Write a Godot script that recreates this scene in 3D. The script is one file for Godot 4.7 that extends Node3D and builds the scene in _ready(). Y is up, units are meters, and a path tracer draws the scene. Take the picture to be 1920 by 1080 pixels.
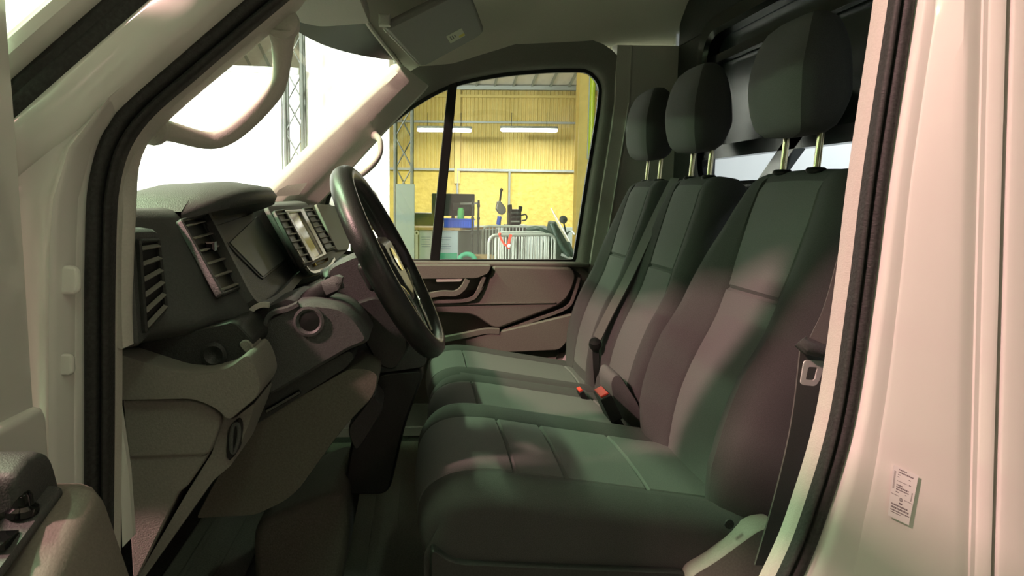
extends Node3D
# The cab of a white van seen through its open driver door, parked in a trade hall.
# x runs towards the rear of the van, y up, z towards the driver side. Metres.

var M := {}
var used := {}

func v(x: float, y: float, z: float) -> Vector3: return Vector3(x, y, z)
func p(x: float, y: float) -> Vector2: return Vector2(x, y)

# ---------------------------------------------------------------- mesh builder
class MB:
	var t := PackedVector3Array()
	func tri(a: Vector3, b: Vector3, c: Vector3):
		t.append(a); t.append(b); t.append(c)
	func quad(a: Vector3, b: Vector3, c: Vector3, d: Vector3):
		if (a - c).length_squared() < (b - d).length_squared():
			tri(a, b, c); tri(a, c, d)
		else:
			tri(a, b, d); tri(b, c, d)
	func outward(from: int):
		var vol := 0.0
		var o := t[from] if t.size() > from else Vector3.ZERO
		for i in range(from, t.size(), 3):
			vol += (t[i] - o).dot((t[i + 2] - o).cross(t[i + 1] - o))
		if vol < 0:
			for i in range(from, t.size(), 3):
				var k := t[i + 1]; t[i + 1] = t[i + 2]; t[i + 2] = k
	# rows of points; wrap columns and/or rows; caps close the first and last row
	func grid(rows: Array, wrap_c := false, wrap_r := false, caps := false):
		var s := t.size()
		var nr := rows.size()
		var nc: int = rows[0].size()
		for i in (nr if wrap_r else nr - 1):
			var a: Array = rows[i]
			var b: Array = rows[(i + 1) % nr]
			for j in (nc if wrap_c else nc - 1):
				var k := (j + 1) % nc
				quad(a[j], a[k], b[k], b[j])
		if caps:
			for e in [0, nr - 1]:
				var r: Array = rows[e]
				var c := Vector3.ZERO
				for q in r: c += q
				c /= nc
				for j in nc:
					var k := (j + 1) % nc
					if e == 0: tri(c, r[k], r[j])
					else: tri(c, r[j], r[k])
		if (wrap_c and (caps or wrap_r)): outward(s)
		return self
	func folds(a: Array) -> bool:
		var n := a.size()
		for i in n:
			for j in range(i + 2, n):
				if i == 0 and j == n - 1: continue
				if Geometry2D.segment_intersects_segment(a[i], a[(i + 1) % n], a[j], a[(j + 1) % n]) != null: return true
		return false
	func inset(poly: Array, d: float) -> Array:
		var n := poly.size()
		var area := 0.0
		for i in n: area += poly[i].cross(poly[(i + 1) % n])
		var sg := 1.0 if area > 0 else -1.0
		var out := []
		for i in n:
			var e1: Vector2 = (poly[i] - poly[(i + n - 1) % n]).normalized()
			var e2: Vector2 = (poly[(i + 1) % n] - poly[i]).normalized()
			var n1 := Vector2(-e1.y, e1.x) * sg
			var n2 := Vector2(-e2.y, e2.x) * sg
			var m := (n1 + n2).normalized()
			out.append(poly[i] + m * d / maxf(0.4, m.dot(n1)))
		return out
	# a polygon extruded from c0 to c1 along the third axis of xf, edges bevelled
	func prism(poly: Array, c0: float, c1: float, bevel := 0.0, xf := Transform3D.IDENTITY):
		var s := t.size()
		var n := poly.size()
		var b := minf(bevel, absf(c1 - c0) * 0.45)
		var sg := signf(c1 - c0)
		# an inset that folds over itself is made smaller
		var ins := b
		var inn := inset(poly, ins) if b > 0 else poly
		while b > 0 and ins > 0.0005 and (Geometry2D.triangulate_polygon(PackedVector2Array(inn)).is_empty() or folds(inn)):
			ins *= 0.6
			inn = inset(poly, ins)
		var rows := []
		var defs := [[inn, c0], [poly, c0 + sg * b], [poly, c1 - sg * b], [inn, c1]] if b > 0 else [[poly, c0], [poly, c1]]
		if b > 0.003:
			var mid := inset(poly, ins * 0.3)
			defs = [[inn, c0], [mid, c0 + sg * b * 0.3], [poly, c0 + sg * b], [poly, c1 - sg * b], [mid, c1 - sg * b * 0.3], [inn, c1]]
		for d in defs:
			var r := []
			for q in d[0]: r.append(xf * Vector3(q.x, q.y, d[1]))
			rows.append(r)
		for i in rows.size() - 1:
			for j in n:
				var k := (j + 1) % n
				quad(rows[i][j], rows[i][k], rows[i + 1][k], rows[i + 1][j])
		var idx := Geometry2D.triangulate_polygon(PackedVector2Array(inn))
		# side quads face the way of the polygon's turn; caps must agree
		var area := 0.0
		for i in n: area += poly[i].cross(poly[(i + 1) % n])
		for i in range(0, idx.size(), 3):
			var a := idx[i]; var bb := idx[i + 1]; var c := idx[i + 2]
			var ta: float = (poly[bb] - poly[a]).cross(poly[c] - poly[a])
			if (ta > 0) != (area > 0):
				var k := bb; bb = c; c = k
			tri(rows[0][a], rows[0][c], rows[0][bb])
			var l: Array = rows[rows.size() - 1]
			tri(l[a], l[bb], l[c])
		outward(s)
		return self
	func ring(outer: Array, inner: Array, c0: float, c1: float, xf := Transform3D.IDENTITY, b := 0.0):
		var s := t.size()
		var rows := []
		var defs := [[outer, c0], [outer, c1], [inner, c1], [inner, c0]]
		if b > 0:
			var sg := signf(c1 - c0)
			defs = [[outer, c0], [outer, c1 - sg * b], [inset(outer, b), c1], [inset(inner, -b), c1], [inner, c1 - sg * b], [inner, c0]]
		for d in defs:
			var r := []
			for q in d[0]: r.append(xf * Vector3(q.x, q.y, d[1]))
			rows.append(r)
		grid(rows, true, true)
		outward(s)
		return self
	func box(c: Vector3, size: Vector3, bevel := 0.0, turn := Basis.IDENTITY):
		var h := size / 2
		var poly := [Vector2(-h.x, -h.y), Vector2(h.x, -h.y), Vector2(h.x, h.y), Vector2(-h.x, h.y)]
		return prism(poly, -h.z, h.z, bevel, Transform3D(turn, c))
	func bar(a: Vector3, b: Vector3, w: float, h: float, up := Vector3.UP, bevel := 0.0):
		var z := (b - a).normalized()
		var x := up.cross(z).normalized()
		if x.length() < 0.1: x = Vector3.RIGHT.cross(z).normalized()
		var y := z.cross(x)
		return box((a + b) / 2, Vector3(w, h, a.distance_to(b)), bevel, Basis(x, y, z))
	# sweep a profile (Vector2: side, up) along a path; scale may vary along it
	func sweep(path: Array, prof: Array, up := Vector3.UP, closed := false, scales := [], caps := true):
		var rows := []
		var n := path.size()
		for i in n:
			var a: Vector3 = path[(i + n - 1) % n] if (closed or i > 0) else path[0]
			var b: Vector3 = path[(i + 1) % n] if (closed or i < n - 1) else path[n - 1]
			var tg := (b - a).normalized()
			var sd := tg.cross(up).normalized()
			if sd.length() < 0.1: sd = tg.cross(Vector3(0.3, 0.1, 0.9)).normalized()
			var u := sd.cross(tg)
			var k: float = scales[i] if scales.size() > i else 1.0
			var r := []
			for q in prof: r.append(path[i] + sd * q.x * k + u * q.y * k)
			rows.append(r)
		return grid(rows, true, closed, not closed and caps)
	func tube(path: Array, r: float, n := 10, closed := false, scales := [], squash := 1.0, up := Vector3(0.31, 0.83, 0.47)):
		var prof := []
		for i in n: prof.append(Vector2(cos(TAU * i / n) * r, sin(TAU * i / n) * r * squash))
		return sweep(path, prof, up, closed, scales)
	# profile of (radius, height) turned round the y axis of xf
	func lathe(prof: Array, xf := Transform3D.IDENTITY, n := 24):
		var rows := []
		for q in prof:
			var r := []
			for i in n: r.append(xf * Vector3(cos(TAU * i / n) * q.x, q.y, sin(TAU * i / n) * q.x))
			rows.append(r)
		return grid(rows, true, false, true)
	func mesh(crease := 0.72) -> ArrayMesh:
		var n := t.size()
		var fn := PackedVector3Array(); fn.resize(n / 3)
		var at := {}
		for f in n / 3:
			var a := t[f * 3]; var b := t[f * 3 + 1]; var c := t[f * 3 + 2]
			fn[f] = (c - a).cross(b - a)
			for k in 3:
				var key := Vector3i((t[f * 3 + k] * 20000.0).round())
				if at.has(key): at[key].append(f)
				else: at[key] = [f]
		var vs := PackedVector3Array(); var ns := PackedVector3Array()
		for f in n / 3:
			var u := fn[f].normalized()
			if fn[f].length_squared() < 1e-22: continue
			for k in 3:
				var q := t[f * 3 + k]
				var s := Vector3.ZERO
				for g in at[Vector3i((q * 20000.0).round())]:
					if fn[g].normalized().dot(u) > crease: s += fn[g]
				vs.append(q); ns.append(s.normalized() if s.length_squared() > 1e-24 else u)
		var arr := []; arr.resize(Mesh.ARRAY_MAX)
		arr[Mesh.ARRAY_VERTEX] = vs; arr[Mesh.ARRAY_NORMAL] = ns
		var am := ArrayMesh.new()
		am.add_surface_from_arrays(Mesh.PRIMITIVE_TRIANGLES, arr)
		return am

# ---------------------------------------------------------------- naming
func numbered(called: String) -> String:
	var k: int = used.get(called, -1) + 1
	used[called] = k
	return called if k == 0 else "%s_%03d" % [called, k]
func thing(called: String, label: String, category: String, at := Vector3.ZERO, group := "") -> Node3D:
	var o := Node3D.new(); o.name = numbered(called); add_child(o); o.position = at
	o.set_meta("label", label); o.set_meta("category", category)
	if group: o.set_meta("group", group)
	return o
# commits a shape as one named mesh; parts are children of a thing whose origin is subtracted
func put(called: String, mb: MB, mat: Material, parent: Node3D = null, label := "", crease := 0.72) -> MeshInstance3D:
	var o := MeshInstance3D.new()
	var off := Vector3.ZERO
	var q: Node3D = parent
	while q != null and q != self:
		off += q.position; q = q.get_parent() as Node3D
	if off != Vector3.ZERO:
		for i in mb.t.size(): mb.t[i] -= off
	o.mesh = mb.mesh(crease)
	o.material_override = mat
	if parent == null:
		o.name = numbered(called); add_child(o)
	else:
		o.name = called; parent.add_child(o, true)
	if label: o.set_meta("label", label)
	return o
func solo(called: String, label: String, category: String, mb: MB, mat: Material, group := "") -> MeshInstance3D:
	var o := put(called, mb, mat)
	o.set_meta("label", label); o.set_meta("category", category)
	if group: o.set_meta("group", group)
	return o
func struct(called: String, mb: MB, mat: Material) -> MeshInstance3D:
	var o := put(called, mb, mat); o.set_meta("kind", "structure"); return o

# ---------------------------------------------------------------- curves
func crv(pts: Array, n := 5, closed := false) -> Array:
	var out := []
	var m := pts.size()
	for i in (m if closed else m - 1):
		var a = pts[(i + m - 1) % m] if (closed or i > 0) else pts[i] * 2 - pts[i + 1]
		var b = pts[i]
		var c = pts[(i + 1) % m]
		var d = pts[(i + 2) % m] if (closed or i < m - 2) else pts[m - 1] * 2 - pts[m - 2]
		for k in n:
			var u := float(k) / n
			out.append(0.5 * ((2 * b) + (c - a) * u + (2 * a - 5 * b + 4 * c - d) * u * u + (3 * b - a - 3 * c + d) * u * u * u))
	if not closed: out.append(pts[m - 1])
	return out
func rpoly(pts: Array, r, n := 5) -> Array:
	var out := []
	var m := pts.size()
	for i in m:
		var c: Vector2 = pts[i]
		var a: Vector2 = pts[(i + m - 1) % m]
		var b: Vector2 = pts[(i + 1) % m]
		var rr: float = r[i] if r is Array else r
		var d := minf(rr, minf(c.distance_to(a), c.distance_to(b)) * 0.49)
		if d < 0.0004:
			out.append(c); continue
		var s := c + (a - c).normalized() * d
		var e := c + (b - c).normalized() * d
		for k in n + 1:
			var u := float(k) / n
			out.append(s.lerp(c, u).lerp(c.lerp(e, u), u))
	return out
func rrect(w: float, h: float, r: float, c := Vector2.ZERO) -> Array:
	return rpoly([c + p(-w / 2, -h / 2), c + p(w / 2, -h / 2), c + p(w / 2, h / 2), c + p(-w / 2, h / 2)], r)
func at_z(pts: Array, z: float) -> Array:
	var o := []
	for q in pts: o.append(v(q.x, q.y, z))
	return o
# piecewise linear look-up in [[x, y], ...]
func pw(tab: Array, x: float) -> float:
	if x <= tab[0][0]: return tab[0][1]
	for i in tab.size() - 1:
		if x <= tab[i + 1][0]:
			return lerpf(tab[i][1], tab[i + 1][1], (x - tab[i][0]) / (tab[i + 1][0] - tab[i][0]))
	return tab[tab.size() - 1][1]

# ---------------------------------------------------------------- materials
func noise_tex(freq: float, oct: int, lo: Color, hi: Color, sz := 256, normal := false, bump := 2.0, sd := 1) -> NoiseTexture2D:
	var fnl := FastNoiseLite.new(); fnl.seed = sd; fnl.frequency = freq; fnl.fractal_octaves = oct
	fnl.noise_type = FastNoiseLite.TYPE_SIMPLEX_SMOOTH
	var t := NoiseTexture2D.new(); t.width = sz; t.height = sz; t.seamless = true; t.noise = fnl
	if normal:
		t.as_normal_map = true; t.bump_strength = bump
	else:
		var g := Gradient.new(); g.set_color(0, lo); g.set_color(1, hi); t.color_ramp = g
	return t
func mat(col: Color, rough := 0.5, metal := 0.0) -> StandardMaterial3D:
	var m := StandardMaterial3D.new()
	m.albedo_color = col; m.roughness = rough; m.metallic = metal
	m.cull_mode = BaseMaterial3D.CULL_DISABLED
	return m
func grained(col: Color, rough: float, scale: float, amount: float, spread := 0.12, freq := 0.05, sd := 1) -> StandardMaterial3D:
	var m := mat(Color.WHITE, rough)
	m.uv1_triplanar = true; m.uv1_world_triplanar = true
	m.uv1_scale = Vector3.ONE * scale
	m.albedo_texture = noise_tex(freq, 4, col.darkened(spread), col.lightened(spread * 0.6), 256, false, 1.0, sd)
	if amount > 0:
		m.normal_enabled = true; m.normal_scale = amount
		m.normal_texture = noise_tex(freq * 1.6, 3, col, col, 256, true, 3.0, sd + 7)
	return m
func glow(col: Color, e: float) -> StandardMaterial3D:
	var m := mat(col, 0.4); m.emission_enabled = true; m.emission = col; m.emission_energy_multiplier = e
	return m
func glass(col: Color, a: float) -> StandardMaterial3D:
	var m := mat(Color(col.r, col.g, col.b, a), 0.02)
	m.transparency = BaseMaterial3D.TRANSPARENCY_ALPHA
	return m
func rgb(r: int, g: int, b: int) -> Color: return Color(r / 255.0, g / 255.0, b / 255.0)

func make_materials():
	M.paint = mat(rgb(226, 226, 220), 0.22); M.paint.clearcoat_enabled = true; M.paint.clearcoat = 0.8; M.paint.clearcoat_roughness = 0.06
	M.rubber = grained(rgb(34, 34, 33), 0.62, 9.0, 0.4, 0.2, 0.06, 3)
	M.fabric = grained(rgb(66, 66, 65), 0.95, 14.0, 0.7, 0.18, 0.16, 4)
	M.insert = grained(rgb(102, 103, 101), 0.95, 14.0, 0.7, 0.16, 0.16, 5)
	M.dash = grained(rgb(70, 72, 71), 0.55, 8.0, 0.35, 0.1, 0.12, 6)
	M.dash_dark = grained(rgb(38, 40, 39), 0.5, 8.0, 0.3, 0.1, 0.12, 7)
	M.trim = grained(rgb(200, 196, 188), 0.6, 8.0, 0.25, 0.06, 0.1, 8)
	M.trim_mid = grained(rgb(132, 129, 122), 0.62, 8.0, 0.3, 0.08, 0.1, 9)
	M.door_trim = grained(rgb(118, 113, 105), 0.65, 8.0, 0.3, 0.08, 0.1, 10)
	M.liner = grained(rgb(216, 212, 200), 0.95, 10.0, 0.3, 0.08, 0.12, 11)
	M.black = mat(rgb(16, 17, 17), 0.45)
	M.gloss = mat(rgb(14, 15, 16), 0.08)
	M.leather = grained(rgb(36, 36, 36), 0.36, 10.0, 0.18, 0.1, 0.1, 12)
	M.chrome = mat(rgb(205, 205, 200), 0.16, 1.0)
	M.satin = mat(rgb(170, 168, 160), 0.35, 0.9)
	M.carpet = grained(rgb(52, 54, 50), 0.98, 6.0, 0.8, 0.25, 0.14, 13)
	M.floor_mat = grained(rgb(118, 120, 108), 0.8, 6.0, 0.4, 0.14, 0.1, 14)
	M.screen = mat(rgb(74, 82, 80), 0.4)  # grey of the reflection painted on the instrument lens
	M.glass = glass(rgb(225, 240, 232), 0.08)
	M.webbing = grained(rgb(88, 87, 83), 0.7, 12.0, 0.5, 0.12, 0.2, 15)
	M.red = mat(rgb(214, 62, 44), 0.45)
	M.partition = grained(rgb(24, 26, 26), 0.42, 5.0, 0.12, 0.12, 0.05, 16)
	M.steel = mat(rgb(150, 154, 150), 0.32, 0.85)
	M.galv = grained(rgb(168, 176, 168), 0.5, 3.0, 0.2, 0.1, 0.06, 17); M.galv.metallic = 0.3
	M.white_cloth = mat(rgb(240, 240, 236), 0.9)
	M.yellow = grained(rgb(228, 206, 116), 0.6, 0.5, 0.06, 0.07, 0.04, 19)
	M.yellow_rough = grained(rgb(226, 202, 100), 0.85, 0.7, 0.8, 0.12, 0.03, 20)
	M.concrete = grained(rgb(128, 130, 122), 0.8, 0.4, 0.3, 0.15, 0.03, 21)
	M.hall_paint = grained(rgb(206, 204, 194), 0.9, 0.3, 0.1, 0.05, 0.03, 22)
	M.roof_sheet = grained(rgb(226, 222, 206), 0.8, 0.5, 0.1, 0.08, 0.03, 23)
	M.grey_panel = mat(rgb(158, 172, 166), 0.5)
	M.wood = grained(rgb(196, 160, 110), 0.6, 3.0, 0.2, 0.12, 0.04, 24)
	M.board = mat(rgb(188, 204, 214), 0.6)
	M.blue = mat(rgb(40, 92, 210), 0.5)
	M.teal = mat(rgb(70, 178, 142), 0.6)
	M.dark_metal = mat(rgb(48, 52, 50), 0.45, 0.2)
	M.cardboard = grained(rgb(168, 146, 104), 0.9, 3.0, 0.1, 0.08, 0.05, 25)
	M.plastic_white = mat(rgb(232, 232, 226), 0.4)
	M.tarp = grained(rgb(38, 58, 46), 0.55, 2.0, 0.6, 0.2, 0.03, 26)
	M.gloss_band = mat(rgb(84, 90, 90), 0.14)
	M.gloss_frame = mat(rgb(20, 21, 22), 0.2)
	M.dark_pane = mat(rgb(34, 40, 38), 0.25)
	M.knee = grained(rgb(84, 82, 72), 0.6, 8.0, 0.3, 0.1, 0.1, 27)
	M.brass = mat(rgb(214, 184, 96), 0.3, 0.8)
	M.gloss_screen = mat(rgb(70, 66, 72), 0.1)
	M.tongue = mat(rgb(225, 225, 220), 0.3, 0.4)
	M.mast = mat(rgb(70, 74, 68), 0.6, 0.0)
	M.panel_dark = mat(rgb(92, 104, 98), 0.5)
	M.yellowed_chrome = mat(rgb(200, 192, 160), 0.18, 1.0)  # chrome posts; the yellow they mirror is put into the colour

func _ready():
	var cam := Camera3D.new(); cam.name = "camera"; add_child(cam)
	cam.position = v(0, 1.56, 0); cam.rotation_degrees = Vector3(-6.900, -7.200, 1.0)
	cam.fov = 42.185; cam.near = 0.02; cam.far = 200.0; cam.current = true
	var we := WorldEnvironment.new(); we.name = "environment"; add_child(we)
	var env := Environment.new(); we.environment = env
	env.background_mode = Environment.BG_COLOR; env.background_color = rgb(30, 31, 30)
	env.tonemap_mode = Environment.TONE_MAPPER_LINEAR; env.tonemap_exposure = 1.12
	env.sdfgi_enabled = true; env.ssao_enabled = true; env.ssil_enabled = true
	make_materials()
	# pink flood ahead of the van; added floods for fill and backdrop, cool green tubes over the bonnet, tubes down the hall
	flood_light("tall tripod flood light with pink glow ahead of the van", v(-3.5, 4.6, 0.35), v(0.5, 1.3, -1.5), p(0.3, 0.3), rgb(255, 196, 192), 37.0)
	flood_light("added pink fill light on a tripod behind the photographer", v(2.2, 3.6, 5.0), v(0.6, 1.4, -0.9), p(0.7, 0.5), rgb(255, 204, 200), 0.9)  # added fill for the near paintwork, no such lamp known
	flood_light("added unseen flood light that whitens the tall backdrop", v(-4.4, 3.4, -4.2), v(-3.4, 2.0, -9.4), p(0.9, 0.5), rgb(250, 255, 246), 95.0)  # added out of view to burn the backdrop out to white
	flood_light("added unseen flood light beside the bonnet that whitens the narrow backdrop", v(-2.4, 3.2, -6.0), v(-0.8, 2.4, -9.5), p(0.6, 0.4), rgb(250, 255, 246), 26.0)  # second added flood, lightens the panel behind the mast
	for a in [[v(-2.4, 4.6, -1.9), 21.0, "right above the van bonnet"], [v(-3.4, 4.6, -3.6), 11.0, "between the bonnet and the backdrop"], [v(-5.0, 4.6, -0.4), 6.0, "farthest left of the van"], [v(-6.6, 3.3, -2.3), 46.0, "hung low ahead of the bonnet, added to brighten the headrests"]]:  # the low-hung one is added to light the headrest fronts
		tube_lamp("ceiling fluorescent fitting " + a[2], a[0], 1.5, 0.0, rgb(206, 255, 196), a[1], "fluorescent fittings over the van front")
	for a in [[v(0.8, 4.6, 1.6), 1.2, "above the open driver door"], [v(4.5, 4.6, 1.6), 1.6, "beside the cargo side"], [v(3.0, 4.9, -6.0), 4.0, "beyond the van roof"], [v(1.2, 4.8, -9.2), 6.0, "over the crowd barriers, added to brighten the counter"]]:  # the one over the barriers is added to brighten the things there
		tube_lamp("ceiling fluorescent fitting " + a[2], a[0], 1.5, 0.0, rgb(226, 255, 214), a[1], "fluorescent fittings beside the van")
	cargo_fill_lamp("added unseen fill lamp under the cargo roof behind the partition", v(1.9, 2.5, -1.9), p(0.9, 0.2), rgb(235, 245, 255), 3.0)  # added so that the cargo area shows white below the rail
	build_hall()
	build_hall_things()
	build_body()
	build_lining()
	build_passenger_door()
	build_driver_door()
	build_dash()
	build_steering()
	build_seats()
	build_belts()

func area(at: Vector3, to: Vector3, size: Vector2, col: Color, e: float):
	var l := AreaLight3D.new(); l.name = "area_light"; add_child(l, true)
	l.position = at
	l.look_at_from_position(at, to, Vector3.UP if absf((to - at).normalized().y) < 0.98 else Vector3.RIGHT)
	l.area_size = size; l.light_color = col; l.light_energy = e; l.shadow_enabled = true
	l.area_range = 60.0; l.area_attenuation = 2.0

func cargo_fill_lamp(label: String, at: Vector3, size: Vector2, col: Color, e: float):
	var o := thing("cargo_fill_lamp", label, "lamp", at)
	var xf := Transform3D(Basis(v(1, 0, 0), v(0, 0, 1), v(0, -1, 0)), at)
	put("housing", MB.new().prism(rrect(size.x + 0.04, size.y + 0.04, 0.03), -0.05, 0.0, 0.01, xf), M.galv, o)
	put("diffuser", MB.new().prism(rrect(size.x, size.y, 0.02), 0.0, 0.012, 0.004, xf), glow(col, 3.0), o)
	area(at - v(0, 0.016, 0), at - v(0, 2, 0), size, col, e)

func flood_light(label: String, at: Vector3, to: Vector3, size: Vector2, col: Color, e: float):
	var o := thing("flood_light", label, "lamp", v(at.x, 0, at.z))
	var b := Basis.looking_at(to - at)
	var xf := Transform3D(b, at)
	put("housing", MB.new().prism(rrect(size.x + 0.08, size.y + 0.08, 0.03), 0.03, 0.16, 0.02, xf), M.dark_metal, o)
	put("lens", MB.new().prism(rrect(size.x, size.y, 0.02), 0.028, 0.034, 0, xf), glow(col, 3.0), o)
	put("pole", MB.new().tube([v(at.x, 0.35, at.z), at + b.z * 0.2 - v(0, 0.1, 0)], 0.02, 10), M.dark_metal, o)
	for k in 3:
		var d := v(cos(TAU * k / 3 + 0.4), 0, sin(TAU * k / 3 + 0.4))
		put("leg", MB.new().tube([v(at.x, 0.7, at.z), v(at.x, 0.012, at.z) + d * 0.5], 0.012, 8), M.dark_metal, o)
	area(at - b.z * 0.01, to, size, col, e)

func tube_lamp(label: String, at: Vector3, l: float, turn: float, col: Color, e: float, group := "", own := 3.0, drop := 0.0):
	var o := thing("fluorescent_fitting", label, "lamp", at, group)
	var b := Basis(Vector3.UP, turn)
	var xf := Transform3D(b * Basis(v(1, 0, 0), v(0, 0, 1), v(0, -1, 0)), at)
	put("housing", MB.new().prism(rrect(l, 0.16, 0.07), -0.075, -0.02, 0.02, xf), M.galv, o)
	put("diffuser", MB.new().prism(rrect(l - 0.03, 0.13, 0.06), -0.02, 0.05, 0.03, xf), glow(col, own), o)
	for s in [-1, 1]:
		put("hanger", MB.new().tube([at + b.x * s * l * 0.3 + v(0, 0.07, 0), at + b.x * s * l * 0.3 + v(0, 0.07 + maxf(drop, 0.3), 0)], 0.006, 6), M.dark_metal, o)
	area(at - v(0, 0.056, 0), at - v(0, 2, 0), p(l - 0.05, 0.12), col, e)

# ---------------------------------------------------------------- the hall
const WALL_TURN := 0.2
func wall_xf() -> Transform3D:
	# local x along the far wall, y up, z towards the van
	return Transform3D(Basis(Vector3.UP, -WALL_TURN), v(1.97, 0, -19.0))

func build_hall():
	struct("floor", MB.new().box(v(0, -0.1, -6), v(44, 0.2, 40)), M.concrete)
	struct("wall_front", MB.new().box(v(0, 3, 13), v(44, 6, 0.2)), M.hall_paint)
	struct("wall_left", MB.new().box(v(-14, 3, -6), v(0.2, 6, 40)), M.hall_paint)
	struct("wall_right", MB.new().box(v(17, 3, -6), v(0.2, 6, 40)), M.hall_paint)
	struct("ceiling", MB.new().box(v(0, 6.1, -6), v(44, 0.2, 40)), M.roof_sheet)
	var xf := wall_xf()
	# far wall: rendered masonry below, ribbed cladding above
	var wall := put("wall_back", MB.new().box(xf * v(0, 3, -0.25), v(34, 6, 0.1), 0, xf.basis), M.yellow)
	wall.set_meta("kind", "structure")
	put("masonry", MB.new().box(xf * v(0, 1.1, -0.1), v(30, 2.2, 0.2), 0.01, xf.basis), M.yellow_rough, wall)
	put("skirting", MB.new().box(xf * v(0, 0.42, 0.02), v(30, 0.84, 0.06), 0.01, xf.basis), M.grey_panel, wall)
	var rows := [[], []]
	var w := 0.1
	for i in 150:
		var x := -7.0 + i * w
		for q in [[0.0, 0.0], [0.32, 0.0], [0.42, 0.028], [0.88, 0.028], [0.98, 0.0]]:
			rows[0].append(xf * v(x + q[0] * w, 2.2, q[1] - 0.06)); rows[1].append(xf * v(x + q[0] * w, 4.30, q[1] - 0.06))
	put("cladding", MB.new().grid(rows), M.yellow, wall, "", 0.9)
	# rails that carry the cladding, a conduit, posts
	for y in [2.24, 4.06]:
		put("wall_rail", MB.new().bar(xf * v(-7, y, 0.05), xf * v(8, y, 0.05), 0.08, 0.06), M.galv if y < 3 else M.yellow, wall)
	put("cable_tray", MB.new().bar(xf * v(-7, 3.42, 0.1), xf * v(8, 3.42, 0.1), 0.06, 0.05), M.galv, wall)
	put("wall_post", MB.new().bar(xf * v(-1.02, 1.9, 0.02), xf * v(-1.02, 4.6, 0.02), 0.14, 0.14), M.yellow, wall)
	for u in [-1.0, 0.32]:
		put("conduit", MB.new().tube([xf * v(u, 0.9, 0.06), xf * v(u, 2.24, 0.06)], 0.03, 8), M.galv, wall)
	# eaves: roof sheet with purlins rising towards the van
	var roof := put("trim_1", MB.new().prism([p(-8, 0), p(9, 0), p(9, 0.08), p(-8, 0.08)], 0, 3.2, 0, xf * Transform3D(Basis(Vector3.RIGHT, -0.24), v(0, 4.30, 0))), M.roof_sheet)
	roof.set_meta("kind", "structure")
	for i in 34:
		var r := put("roof_rib", MB.new().box(Vector3.ZERO, v(0.05, 0.05, 3.2)), M.galv, roof)
		r.transform = xf * Transform3D(Basis(Vector3.RIGHT, -0.24), v(-7.6 + i * 0.46, 4.29, 0)) * Transform3D(Basis(Vector3.UP, 0.2), v(0, -0.02, 1.6))
	put("eaves_beam", MB.new().bar(xf * v(-8, 4.26, 0.1), xf * v(9, 4.26, 0.1), 0.12, 0.1), M.galv, roof)
	put("roof_beam", MB.new().bar(xf * v(-8, 5.16, 3.1), xf * v(9, 5.16, 3.1), 0.2, 0.16), M.yellow, roof)
	# painted steel column with a down pipe
	var col := thing("steel_column", "yellow painted steel column of the hall beside a lime green pipe", "column", v(3.093, -1.611, -14.000) * v(1, 0, 1))
	var cx: float = col.position.x; var cz: float = col.position.z
	put("flange", MB.new().box(v(cx - 0.02, 3, cz), v(0.2, 6, 0.02)), M.yellow, col)
	put("flange", MB.new().box(v(cx - 0.02, 3, cz - 0.3), v(0.2, 6, 0.02)), M.yellow, col)
	put("web", MB.new().box(v(cx - 0.02, 3, cz - 0.15), v(0.02, 6, 0.3)), M.yellow, col)
	var lime := mat(rgb(176, 200, 40), 0.35)
	put("down_pipe", MB.new().tube([v(cx + 0.13, 0.02, cz + 0.07), v(cx + 0.13, 2.0, cz + 0.07), v(cx + 0.11, 2.15, cz + 0.08), v(cx + 0.11, 6, cz + 0.08)], 0.055, 12), lime, col)
	put("cable_pipe", MB.new().tube([v(cx + 0.06, 2.3, cz + 0.05), v(cx + 0.06, 6, cz + 0.05)], 0.018, 8), M.grey_panel, col)
	# lamps hanging before the far wall
	tube_lamp("glowing white fluorescent lamp behind the black window bar", v(0.565, 3.038, -17.000), 1.25, -WALL_TURN, rgb(255, 255, 250), 12.0, "lamps before the yellow wall", 12.0, 0.3)
	tube_lamp("glowing white fluorescent lamp nearer the lime pipe", v(2.473, 3.092, -17.000), 1.32, -WALL_TURN, rgb(255, 255, 250), 12.0, "lamps before the yellow wall", 12.0, 0.3)
	for a in [[-2.5, "out of sight left of the window"], [5.4, "out of sight right of the window"]]:  # extra unseen lamps, added to light the yellow wall
		tube_lamp("fluorescent lamp before the yellow wall, " + a[1], v(a[0], 3.1, -16.6), 1.3, -WALL_TURN, rgb(255, 252, 236), 16.0, "lamps before the yellow wall", 12.0, 0.3)
	# white backdrop of the stand next to the van
	backdrop("tall white cloth backdrop panel at the far left of the windscreen", -9.0, -2.75, 5.6, -9.45)
	backdrop("white cloth backdrop panel with a top rail behind the grab handle", -2.74, -1.42, 3.05, -9.4)
	backdrop("white cloth backdrop panel between the lattice mast and far pillar", -1.41, -0.36, 4.6, -9.55)
	for k in 4: truss_leg(k)

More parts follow.
